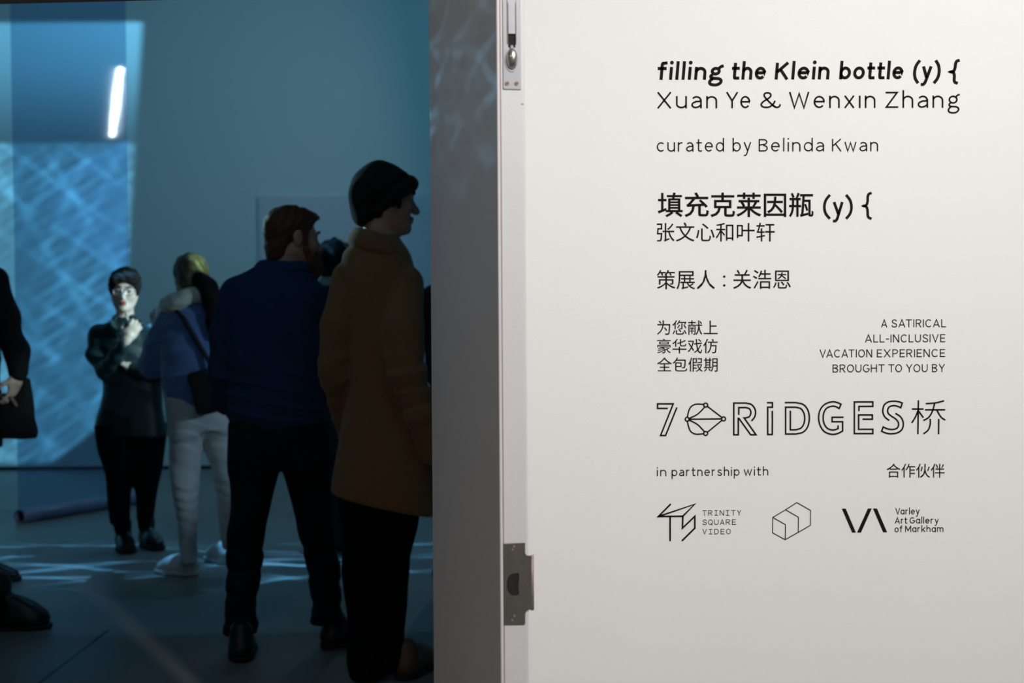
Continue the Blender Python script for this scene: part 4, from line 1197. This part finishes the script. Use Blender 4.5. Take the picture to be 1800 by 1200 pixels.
hL = hand_prims(aL[-1][0], frame(math.radians(20), math.radians(-75)), .95, (.5, .5, .55, .6))
hR = hand_prims(aR[-1][0], frame(math.radians(-80), 0.1), .95)
fhl, fhr = floor_at(423, 1165), floor_at(570, 1140)
body_mesh(r2, Y2, hc2, R2, 1.0, ((hc2 + R2 @ np.array([0, -.02, -.05]), .060), (P(494, 490, Y2), .068)), shirt, [aL, aR], [lcL, lcR], [hL, hR],
          [foot_pts(fhl, math.radians(-8), .29), foot_pts(fhr, math.radians(48), .29)], SKIN)
eyes(r2, hc2, R2)
lo, hi = bounds([aL, aR], shirt)
G = Field(lo, hi, .007)
G.add(loft(shirt, ex=2.25), .02); tube_garment(G, aL[:4] + [(aL[4][0], .044)], .03); tube_garment(G, aR, .02)
zt, zm, zb_ = P(480, 500, Y2)[2], P(480, 655, Y2)[2], P(480, 750, Y2)[2]
G.warp(folds(80, 10, 22, .0030, 3.4, zm + .02, zt - .02, 7.0))
G.warp(folds(14, 8, 95, .0036, 3.4, zb_ - .01, zm + .04, 8.0))
G.warp(lumps(14, .004, 9.0))
field_mesh('shirt', G, NAVY, r2)
K = Field(P(498, 470, Y2) - .2, P(498, 470, Y2) + .2, .006)
c = P(499, 467, Y2); ring = [c + np.array([.086 * math.cos(t * PI / 12), .080 * math.sin(t * PI / 12), .012 + .010 * math.sin(t * PI / 12)]) for t in range(25)]
for a_, b_ in zip(ring, ring[1:]): K.add(rc(a_, b_, .011, .011), .006); K.add(rc(a_ + (a_ - c) * .12 - np.array([0, 0, .022]), b_ + (b_ - c) * .12 - np.array([0, 0, .022]), .012, .012), .025)
field_mesh('collar', K, NAVY, r2)
T2 = lambda x, y, z: hc2 + R2 @ np.array([x, y, z])
Hh = Field(hc2 - .2, hc2 + .2, .005)
Hh.add(ell(T2(0, -.020, .040), (.084, .102, .092), R2), .02)
Hh.add(ell(T2(0, .045, .082), (.058, .060, .036), R2), .03)
Hh.add(rc(T2(-.01, .085, .092), T2(.015, .112, .074), .016, .007), .02)
Hh.add(ell(T2(0, -.065, -.045), (.060, .042, .055), R2), .03)
Hh.add(rc(T2(.074, .022, .02), T2(.072, .028, -.03), .013, .008), .015)
Hh.add(rc(T2(-.074, .022, .02), T2(-.072, .028, -.03), .013, .008), .015)
Hh.warp(lumps(120, .0022, 10.0))
Hh.cut(ell(T2(0, .105, .0), (.090, .060, .082), R2), .02)
for sx in (-1, 1): Hh.cut(ell(T2(sx * .09, .0, -.004), (.03, .026, .036), R2), .01)
field_mesh('hair', Hh, HAIRRED, r2)
Bd = Field(hc2 - .26, hc2 + .26, .005)
for sx in (-1, 1):
    Bd.add(rc(T2(sx * .070, .028, -.035), T2(sx * .052, .062, -.085), .014, .022), .02)
Bd.add(ell(T2(0, .082, -.105), (.048, .042, .050), R2), .03)
Bd.add(rc(T2(0, .085, -.11), T2(0, .078, -.195), .036, .016), .03)
Bd.add(rc(T2(-.03, .098, -.050), T2(.03, .098, -.050), .010, .010), .015)
Bd.cut(ell(T2(0, .120, -.066), (.022, .02, .007), R2), .004)
Bd.warp(lumps(80, .0028, 11.0))
field_mesh('beard', Bd, BEARD, r2)
lo, hi = bounds([], lgL + lgR + pel)
G = Field(lo, hi, .008)
G.add(loft(lgL), .01); G.add(loft(lgR), .02); G.add(loft(pel), .03); legs_in(G, lcL); legs_in(G, lcR); G.warp(lumps(15, .005, 12.0)); G.warp(folds(8, 5, 60, .003, 2, 0, .45, 13.0))
field_mesh('jeans', G, JEANS, r2)
K = Field(P(488, 745, Y2) - .3, P(488, 745, Y2) + .3, .008)
add_shoe(r2, fhl, math.radians(-8), .30, LEATHER, SOLEB, .11)
add_shoe(r2, fhr, math.radians(48), .30, LEATHER, SOLEB, .11)

# --- the woman in the fuzzy blue sweater and white trousers
Y3 = 7.2
w3 = floor_at(335, 1016)
r3 = thing('person', 'woman in a fuzzy blue sweater, cream collar and white trousers facing away', 'person', (w3[0], w3[1], 0))
hc3 = P(334, 489, Y3); R3 = frame(math.radians(-30), math.radians(-2))
sw = prows([(528, 312, 368, .07), (540, 300, 378, .10), (556, 290, 388, .12), (585, 286, 394, .135), (620, 285, 397, .14), (660, 287, 399, .14), (695, 290, 399, .145), (708, 296, 396, .14), (714, 301, 392, .13)], Y3)
sL = chain(Y3, [(300, 562, .02, .072), (276, 612, .02, .070), (268, 642, .06, .066), (279, 618, .22, .052), (280, 590, .30, .040)])
sR = chain(Y3, [(385, 562, .0, .072), (400, 610, .0, .068), (404, 655, .03, .062), (395, 690, .16, .048), (380, 700, .24, .040)])
tL = prows([(700, 296, 350, .13), (760, 298, 353, .12), (800, 300, 352, .10), (850, 305, 350, .09), (900, 311, 347, .082), (950, 316, 345, .078), (990, 319, 344, .076)], Y3)
tR = prows([(700, 345, 400, .13), (760, 352, 407, .12), (800, 361, 411, .10), (850, 372, 415, .09), (900, 382, 418, .082), (965, 388, 417, .076)], Y3, .10)
pv = prows([(700, 297, 398, .14), (735, 297, 402, .14), (757, 299, 404, .12)], Y3, .02)
lc3 = chain(Y3, [(326, 740, .0, .075), (328, 850, .0, .050), (331, 985, .0, .036)])
lc3b = chain(Y3, [(378, 740, .05, .075), (393, 850, .10, .050), (402, 960, .10, .036)])
hl3 = hand_prims(sL[-1][0], frame(math.radians(-60), math.radians(78), 0.2), .92, (.25, .2, .25, .35), .2, .26)
hr3 = hand_prims(sR[-1][0], frame(math.radians(-80), .1), .9)
g3a, g3b = floor_at(344, 1012), floor_at(404, 992)
body_mesh(r3, Y3, hc3, R3, .93, ((hc3 + R3 @ np.array([0, -.02, -.05]), .048), (P(340, 540, Y3), .055)), sw, [sL, sR], [lc3, lc3b], [hl3, hr3],
          [foot_pts(g3a, math.radians(-62), .25), foot_pts(g3b, math.radians(-30), .25)], SKIN_PALE)
eyes(r3, hc3, R3, .93)
lo, hi = bounds([sL, sR], sw)
G = Field(lo, hi, .008)
G.add(loft(sw, ex=2.2), .02); tube_garment(G, sL[:4], .04); tube_garment(G, sR, .04)
G.warp(lumps(13, .007, 14.0)); G.warp(lumps(70, .0025, 15.0))
field_mesh('sweater', G, BLUEWOOL, r3)
K = Field(P(325, 525, Y3) - .3, P(325, 525, Y3) + .3, .007)
c = P(333, 524, Y3); ring = [c + np.array([.098 * math.cos(t * PI / 12), .085 * math.sin(t * PI / 12), .030 * math.cos(t * PI / 12) - .006]) for t in range(25)]
for a_, b_ in zip(ring, ring[1:]): K.add(rc(a_, b_, .042, .042), .02)
K.add(ell(P(312, 534, Y3), (.060, .08, .045)), .03)
K.add(ell(P(349, 512, Y3), (.035, .06, .035)), .03)
K.warp(lumps(60, .004, 16.0))
field_mesh('collar', K, CREAM, r3, 'cream fleece collar')
T3 = lambda x, y, z: hc3 + R3 @ (np.array([x, y, z]) * .93)
Hh = Field(hc3 - .28, hc3 + .28, .006)
Hh.add(ell(T3(0, -.022, .038), (.088, .104, .094), R3), .02)
Hh.add(ell(T3(0, -.06, -.02), (.066, .055, .06), R3), .03)
Hh.warp(lumps(60, .003, 17.0))
Hh.cut(ell(T3(0, .12, -.02), (.085, .07, .10), R3), .02)
Hh.cut(half(P(334, 512, Y3), (0, 0, -1), hc3 - .28, hc3 + .28), .01)
hr = field_mesh('hair', Hh, HAIRLIT, r3)
Pn = Field(hc3 - .5, hc3 + .4, .006)
tail = chain(Y3, [(352, 492, -.09, .040), (366, 505, -.11, .044), (373, 530, -.12, .042), (376, 560, -.13, .034), (378, 590, -.13, .022)])
tube_garment(Pn, tail, .03)
Pn.warp(lumps(55, .004, 18.0))
pt = field_mesh('ponytail', Pn, HAIRDARK, r3, 'dark ponytail')
lo, hi = bounds([], tL + tR + pv)
G = Field(lo, hi, .008)
G.add(loft(tL), .01); G.add(loft(tR), .02); G.add(loft(pv), .06); legs_in(G, lc3); legs_in(G, lc3b); G.warp(lumps(14, .005, 19.0)); G.warp(folds(25, 5, 70, .0024, 4.4, 0, .85, 20.0))
field_mesh('trousers', G, WHITEDEN, r3)
add_shoe(r3, g3a, math.radians(-66), .25, WHITESHOE, SOLEW, .085, .042)
add_shoe(r3, g3b, math.radians(-40), .25, WHITESHOE, SOLEW, .085, .042)
# her cross-body bag
bg = thing('crossbody_bag', 'black bag hanging on a thin strap across the blue sweater', 'bag', tuple(P(362, 690, Y3 - .19)))
G = Field(P(362, 690, Y3 - .2) - .25, P(362, 690, Y3 - .2) + .25, .006)
G.add(boxp(P(364, 688, Y3 - .185), (.075, .032, .105), frame(math.radians(4), 0, math.radians(14)), .025), .01)
G.add(rc(P(340, 665, Y3 - .185), P(386, 655, Y3 - .185), .022, .022), .03)
G.warp(lumps(20, .003, 21.0))
field_mesh('pouch', G, LEATHER, bg)
G = Field(P(340, 600, Y3) - .42, P(340, 600, Y3) + .42, .006)
stp = [P(322, 530, Y3 - .03), P(311, 546, Y3 - .10), P(325, 563, Y3 - .142), P(342, 592, Y3 - .152), P(360, 622, Y3 - .158), P(380, 655, Y3 - .165)]
for a_, b_ in zip(stp, stp[1:]): G.add(rc(a_, b_, .012, .012), .008)
field_mesh('strap', G, LEATHER, bg)

# --- the listener facing the door: short dark hair, glasses, black clothes, one hand at the chin
Y4 = 8.0
w4 = floor_at(237, 976)
r4 = thing('person', 'listener with short dark hair and glasses, dressed in black, hand at the chin', 'person', (w4[0], w4[1], 0))
hc4 = P(219, 511, Y4); R4 = frame(math.radians(168), math.radians(-6), math.radians(3))
sh4 = prows([(556, 205, 236, .055), (566, 190, 247, .075), (578, 172, 260, .09), (598, 166, 270, .105), (630, 172, 278, .115), (670, 180, 284, .12), (710, 178, 287, .13), (742, 170, 291, .14), (764, 168, 293, .14)], Y4)
b4L = chain(Y4, [(174, 588, .0, .060), (172, 622, -.03, .054), (184, 652, -.09, .048), (203, 628, -.19, .040), (218, 606, -.24, .032)])
b4R = chain(Y4, [(260, 584, .0, .060), (272, 622, -.03, .054), (276, 655, -.08, .048), (252, 652, -.14, .042), (234, 648, -.15, .036)])
p4L = prows([(745, 168, 232, .13), (790, 175, 233, .115), (830, 186, 232, .10), (870, 190, 230, .085), (905, 194, 227, .075), (918, 195, 226, .072)], Y4)
p4R = prows([(745, 226, 291, .13), (790, 230, 285, .115), (830, 233, 280, .10), (870, 237, 272, .085), (912, 240, 265, .075)], Y4, .04)
l4 = chain(Y4, [(202, 760, .0, .085), (210, 850, .0, .06), (212, 930, .0, .042)])
l4b = chain(Y4, [(256, 760, .02, .085), (254, 850, .04, .06), (252, 925, .04, .042)])
wr4 = P(222, 597, Y4 - .24)
# hand: forearm rises to the right, back of the hand to the viewer, index finger along the chin
hd = P(246, 561, Y4 - .22) - wr4; hd /= np.linalg.norm(hd)
ac = np.array([-.55, -.1, .83]); ac -= hd * (ac @ hd); ac /= np.linalg.norm(ac)
RH = np.stack([ac, hd, np.cross(ac, hd)], 1)
h4 = hand_prims(wr4, RH, .92, (.9, 1.1, 1.2, 1.2), .9, .08)
chin = hc4 + R4 @ np.array([-.018, .10, -.105])
kn = wr4 + RH @ np.array([.028, .085, 0]) * .92
h4 += [rc(kn, (kn + chin) / 2 + np.array([0, -.03, .0]), .0092, .0088), rc((kn + chin) / 2 + np.array([0, -.03, .0]), chin, .0088, .008)]
h4b = hand_prims(P(234, 648, Y4 - .15), frame(math.radians(-80), math.radians(25)), .9, (.6, .6, .65, .7))
g4a, g4b = floor_at(216, 962), floor_at(254, 958)
body_mesh(r4, Y4, hc4, R4, .94, ((hc4 + R4 @ np.array([0, -.02, -.05]), .046), (P(220, 572, Y4), .052)), sh4, [b4L + [(wr4, .046)], b4R], [l4, l4b], [h4, h4b],
          [foot_pts(g4a, math.radians(160), .25), foot_pts(g4b, math.radians(148), .25)], SKIN_PALE, .005)
eyes(r4, hc4, R4, .94)
lo, hi = bounds([b4L, b4R], sh4)
G = Field(lo, hi, .007)
G.add(loft(sh4, ex=2.2), .02); tube_garment(G, b4L, .03); tube_garment(G, b4R, .025)
nk = P(217, 566, Y4 - .06)
G.cut(rc(nk + np.array([0, -.05, .05]), nk + np.array([.004, -.07, -.045]), .050, .012), .015)
G.warp(folds(22, 8, 30, .004, 2.4, P(220, 700, Y4)[2], P(220, 575, Y4)[2], 22.0)); G.warp(lumps(14, .005, 23.0))
field_mesh('shirt', G, BLACKSHIRT, r4)
K = Field(P(218, 572, Y4) - .25, P(218, 572, Y4) + .25, .005)
for x0, y0, x1, y1, x2, y2 in ((205, 556, 196, 570, 214, 590), (233, 556, 246, 568, 228, 590)):
    a_, b_, c_ = P(x0, y0, Y4 - .03), P(x1, y1, Y4 - .105), P(x2, y2, Y4 - .125)
    K.add(rc(a_, b_, .014, .016), .01); K.add(rc(b_, c_, .016, .008), .02)
ring = [P(219, 560, Y4) + np.array([.055 * math.cos(math.radians(t)), .052 * math.sin(math.radians(t)), .006]) for t in range(-20, 201, 20)]
for a_, b_ in zip(ring, ring[1:]): K.add(rc(a_, b_, .013, .013), .01)
field_mesh('collar', K, BLACKSHIRT, r4)
T4 = lambda x, y, z: hc4 + R4 @ (np.array([x, y, z]) * .94)
Hh = Field(hc4 - .2, hc4 + .2, .005)
Hh.add(ell(T4(0, -.018, .044), (.090, .104, .094), R4), .02)
Hh.add(rc(T4(-.055, .070, .082), T4(.05, .082, .078), .030, .026), .03)
Hh.add(ell(T4(0, -.05, -.01), (.075, .06, .06), R4), .03)
for sx in (-1, 1): Hh.add(rc(T4(sx * .078, .02, .04), T4(sx * .080, .022, -.012), .014, .007), .015)
Hh.warp(lumps(110, .003, 24.0)); Hh.warp(lumps(50, .0015, 25.0))
Hh.cut(ell(T4(0, .125, -.02), (.082, .075, .078), R4), .012)
field_mesh('hair', Hh, HAIRDARK, r4)
gl = thing('eyeglasses', 'thin round eyeglasses on the face of the listener dressed in black', 'glasses', tuple(T4(0, .1, .006)))
for sx in (-1, 1):
    Lf = Field(T4(sx * .033, .105, .004) - .04, T4(sx * .033, .105, .004) + .04, .0022)
    pr_ = [T4(sx * .033 + .025 * math.cos(t * PI / 12), .112 - .004 * abs(math.cos(t * PI / 12)), .004 + .022 * math.sin(t * PI / 12)) for t in range(25)]
    for a_, b_ in zip(pr_, pr_[1:]): Lf.add(rc(a_, b_, .0024, .0024), .001)
    field_mesh('rim', Lf, SILVER, gl)
    Lf = Field(T4(sx * .07, .05, .004) - .08, T4(sx * .07, .05, .004) + .08, .003)
    Lf.add(rc(T4(sx * .058, .108, .008), T4(sx * .084, .0, .014), .0024, .0024), .001)
    field_mesh('temple', Lf, SILVER, gl)
Lf = Field(T4(0, .11, .006) - .03, T4(0, .11, .006) + .03, .0022); Lf.add(rc(T4(-.008, .112, .008), T4(.008, .112, .008), .0024, .0024), .001)
field_mesh('bridge', Lf, SILVER, gl)
Lf = Field(T4(0, .10, -.064) - .04, T4(0, .10, -.064) + .04, .0028)
Lf.add(ell(T4(0, .1015, -.0585), np.array([.021, .010, .006]) * .94, R4), .003); Lf.add(ell(T4(0, .1005, -.0705), np.array([.019, .010, .007]) * .94, R4), .003)
field_mesh('lips', Lf, LIPS, r4)
nk_ = thing('pendant_necklace', 'short shiny necklace at the open collar of the listener dressed in black', 'necklace', tuple(P(217, 577, Y4 - .13)))
Lf = Field(P(217, 570, Y4 - .1) - .12, P(217, 570, Y4 - .1) + .12, .0028)
pr_ = [P(217 + 12 * math.cos(t), 566 - 13 * math.sin(t), Y4 - .075 - .055 * abs(math.sin(t))) for t in np.linspace(PI, 2 * PI, 17)]
for a_, b_ in zip(pr_, pr_[1:]): Lf.add(rc(a_, b_, .0032, .0032), .002)
field_mesh('chain', Lf, SILVER, nk_)
for i, px_ in enumerate((213, 217, 221)):
    c = P(px_, 579.5 - abs(px_ - 217) * .2, Y4 - .134)
    Lf = Field(c - .02, c + .02, .0026); Lf.add(ell(c, (.007, .004, .008)), .002); field_mesh('pendant', Lf, SILVER, nk_)
lo, hi = bounds([], p4L + p4R)
G = Field(lo, hi, .008)
G.add(loft(p4L), .01); G.add(loft(p4R), .02); legs_in(G, l4); legs_in(G, l4b); G.warp(lumps(15, .005, 26.0))
field_mesh('trousers', G, BLACKTR, r4)
add_shoe(r4, g4a, math.radians(158), .26, LEATHER, SOLEB, .15, .046)
add_shoe(r4, g4b, math.radians(146), .26, LEATHER, SOLEB, .15, .046)

# --- people cut by the frame or mostly hidden
def simple_person(label, Y, headpx, yaw, torso, arms, legs, feet, top, trs, hairm, sizes=1.0, hair=True, hands=(), shoe_m=LEATHER, shoe_h=.11, shoe_b=1.0, torso_extra=(), fit=BLACKWOOL):
    base = (np.array(feet[0][0]) + np.array(feet[1][0])) / 2
    r = thing('person', label, 'person', (base[0], base[1], 0))
    hc = P(headpx[0], headpx[1], Y); R = frame(yaw)
    tor = prows(torso, Y); ar = [chain(Y, a) for a in arms]; lg = [chain(Y, l) for l in legs]
    top_r = max(tor)
    body_mesh(r, Y, hc, R, sizes, ((hc + R @ np.array([0, -.02, -.05]), .052), (np.array([top_r[1], top_r[2], top_r[0] - .03]), .058)), tor, ar, lg, hands, [foot_pts(f[0], f[1], .27) for f in feet], SKIN, .007)
    eyes(r, hc, R, sizes)
    lo, hi = bounds(ar, tor)
    G = Field(lo, hi, .009); G.add(loft(tor, ex=2.2), .02)
    for a in ar: tube_garment(G, a, .035)
    G.warp(lumps(14, .006, Y)); field_mesh('jacket', G, top, r)
    lo, hi = bounds(lg, tor[-2:] if tor[0][0] > tor[-1][0] else tor[:2], .16)
    G = Field(lo, hi, .009)
    for l in lg: tube_garment(G, [(q_, rr + .012) for q_, rr in l], .03)
    G.warp(lumps(15, .004, Y + 1)); field_mesh('trousers', G, trs, r)
    T_ = lambda x, y, z: hc + R @ (np.array([x, y, z]) * sizes)
    Hh = Field(hc - .22, hc + .22, .006)
    Hh.add(ell(T_(0, -.018, .044), (.090, .104, .092), R), .02); Hh.add(ell(T_(0, -.055, -.03), (.072, .055, .07), R), .03)
    Hh.add(rc(T_(-.05, .06, .085), T_(.05, .06, .085), .026, .026), .03)
    Hh.warp(lumps(55, .006, Y + 2)); Hh.cut(ell(T_(0, .120, -.015), (.085, .07, .085), R), .012)
    field_mesh('hair', Hh, hairm, r)
    for f in feet: add_shoe(r, f[0], f[1], .28, shoe_m, SOLEB, shoe_h, bulk=shoe_b)
    return r

Y5 = 7.05
f5a, f5b = floor_at(-62, 1022), floor_at(-150, 1015)
hand5 = P(31, 660, Y5 - .02)
R5 = frame(math.radians(75), math.radians(-68), math.radians(10))
R5 = np.stack([np.array([-.25, -.75, .1]), np.array([-.28, .05, -.96]), np.array([-.8, .3, .2])], 1)
u_, _, v_ = np.linalg.svd(R5); R5 = u_ @ v_
simple_person('person in a dark jacket at the left edge, black bag in hand', Y5, (-52, 405), math.radians(70),
              [(462, -90, -18, .08), (480, -112, 2, .11), (510, -122, 4, .13), (570, -122, 0, .14), (640, -120, -4, .14), (720, -122, 0, .15), (790, -122, 4, .15)],
              [[(-8, 494, -.06, .066), (10, 560, -.06, .060), (27, 615, -.05, .055), (33, 655, -.02, .046)], [(-100, 494, .02, .066), (-112, 570, .02, .060), (-100, 640, .06, .052), (-70, 690, .12, .044)]],
              [[(-90, 800, .0, .09), (-75, 900, .0, .065), (-52, 1000, .0, .048)], [(-40, 800, .0, .09), (-100, 900, .05, .065), (-138, 1000, .05, .048)]],
              [(f5a, math.radians(88)), (f5b, math.radians(70))], BLACKWOOL, BLACKTR, HAIRDARK, 1.0,
              hands=[hand_prims(hand5, R5, 1.05, (.5, .6, .65, .7), .5)])
bg5 = thing('tote_bag', 'flat black bag carried at the left edge in a pale hand', 'bag', tuple(P(30, 730, Y5)))
G = Field(P(30, 730, Y5) - .3, P(30, 730, Y5) + .3, .006)
tri = [(47, 668), (60, 765), (6, 772), (0, 704), (14, 698), (30, 706)]
ctr = P(30, 735, Y5 + .03)
G.add(loft(prows([(664, 38, 49, .02), (690, 20, 51, .04), (705, -2, 53, .05), (735, -4, 56, .055), (766, -4, 60, .055), (771, -2, 58, .045)], Y5, .03), ex=3.2), .01)
G.warp(lumps(16, .004, 31.0))
field_mesh('bag_body', G, BLACKWOOL, bg5)
G = Field(P(15, 690, Y5) - .2, P(15, 690, Y5) + .2, .005)
hp_ = [P(-14, 704, Y5 - .03), P(-4, 695, Y5 - .03), P(8, 694, Y5 - .03), P(20, 700, Y5 - .03), P(28, 712, Y5 - .025)]
for a_, b_ in zip(hp_, hp_[1:]): G.add(rc(a_, b_, .010, .010), .006)
field_mesh('handle', G, mat('reddish_leather', (0.16, 0.07, 0.06), 0.5), bg5, 'reddish handle')

Y8 = 5.95
f8a, f8b = floor_at(-26, 1106), floor_at(-190, 1090)
simple_person('person mostly outside the left edge, only a black laced boot in view', Y8, (-235, 330), math.radians(80),
              [(400, -280, -190, .08), (420, -305, -165, .11), (460, -312, -155, .13), (560, -310, -160, .14), (680, -310, -160, .15), (780, -310, -160, .15)],
              [[(-172, 440, -.05, .066), (-160, 560, -.05, .058), (-165, 650, -.02, .052), (-150, 720, .05, .044)], [(-295, 440, .05, .066), (-305, 560, .05, .058), (-300, 650, .05, .052), (-280, 720, .1, .044)]],
              [[(-200, 790, -.02, .09), (-110, 930, -.01, .07), (-12, 1070, .0, .05)], [(-262, 790, .03, .09), (-225, 930, .05, .07), (-180, 1070, .06, .05)]],
              [(f8a, math.radians(88)), (f8b, math.radians(80))], BLACKWOOL, BLACKTR, HAIRDARK, 1.0, shoe_h=.19, shoe_b=1.4)

Y6 = 7.95
f6a, f6b = floor_at(596, 966), floor_at(632, 962)
r6 = simple_person('dark-haired person hidden between the bearded man and the camel coat', Y6, (590, 462), math.radians(20),
              [(492, 562, 618, .07), (505, 545, 635, .10), (525, 536, 646, .12), (580, 536, 648, .13), (660, 540, 646, .13), (740, 540, 648, .14), (800, 542, 648, .14)],
              [[(548, 520, .0, .062), (540, 590, .0, .056), (542, 650, .05, .05), (556, 690, .15, .042)], [(636, 520, .0, .062), (644, 590, .0, .056), (640, 650, .05, .05), (625, 690, .15, .042)]],
              [[(570, 790, .0, .085), (585, 880, .0, .064), (597, 950, .0, .052)], [(618, 790, .0, .085), (625, 880, .0, .064), (634, 945, .02, .052)]],
              [(f6a, math.radians(15)), (f6b, math.radians(30))], DARKGREEN, MAROON, HAIRDARK, 1.0)
K = Field(P(588, 496, Y6) - .25, P(588, 496, Y6) + .25, .008)
c = P(590, 497, Y6); ring = [c + np.array([.085 * math.cos(t * PI / 10), .08 * math.sin(t * PI / 10), .008 * math.sin(t)]) for t in range(21)]
for a_, b_ in zip(ring, ring[1:]): K.add(rc(a_, b_, .026, .026), .015)
K.warp(lumps(50, .004, 41.0))
field_mesh('scarf', K, mat('pale_green_wool', (0.30, 0.42, 0.34), 0.9, var=0.4, scale=60), r6, 'pale green scarf')
Y7 = 7.0
f7a, f7b = floor_at(800, 1022), floor_at(838, 1018)
simple_person('person in black almost wholly hidden behind the camel coat and the door leaf', Y7, (808, 452), math.radians(-30),
              [(488, 775, 838, .07), (502, 752, 858, .10), (512, 743, 866, .12), (570, 742, 866, .13), (660, 752, 864, .13), (760, 758, 864, .14), (800, 760, 864, .14)],
              [[(758, 524, .0, .06), (766, 600, .0, .056), (772, 660, .05, .05), (785, 690, .15, .042)], [(852, 520, .0, .062), (860, 600, .0, .056), (856, 660, .05, .05), (840, 700, .15, .042)]],
              [[(790, 790, .0, .085), (797, 900, .0, .064), (802, 1000, .0, .048)], [(835, 790, .0, .085), (838, 900, .0, .064), (840, 1000, .02, .048)]],
              [(f7a, math.radians(-20)), (f7b, math.radians(0))], BLACKWOOL, BLACKTR, HAIRDARK, .95)

# gallery: added, unseen upright light that makes the glint in the film
ha, da = mirror_dir(212, 122); hb, db = mirror_dir(204, 238)
ta, tb = ha + da * 2.6, hb + db * 2.6
lampc = (ta + tb) / 2
glint_light = bpy.data.lights.new('film_glint_light', 'AREA'); glint_light.shape = 'RECTANGLE'; glint_light.size = 0.02; glint_light.size_y = float(np.linalg.norm(ta - tb)); glint_light.energy = 9.0; glint_light.color = (.8, .95, 1.0)
to = bpy.data.objects.new('film_glint_light', glint_light); COL.objects.link(to)
zax = -(((ha + hb) / 2 - lampc)); zax = zax / np.linalg.norm(zax); yax = (ta - tb) / np.linalg.norm(ta - tb); xax = np.cross(yax, zax); xax /= np.linalg.norm(xax); yax = np.cross(zax, xax)
to.matrix_world = Matrix(((xax[0], yax[0], zax[0], lampc[0]), (xax[1], yax[1], zax[1], lampc[1]), (xax[2], yax[2], zax[2], lampc[2]), (0, 0, 0, 1)))
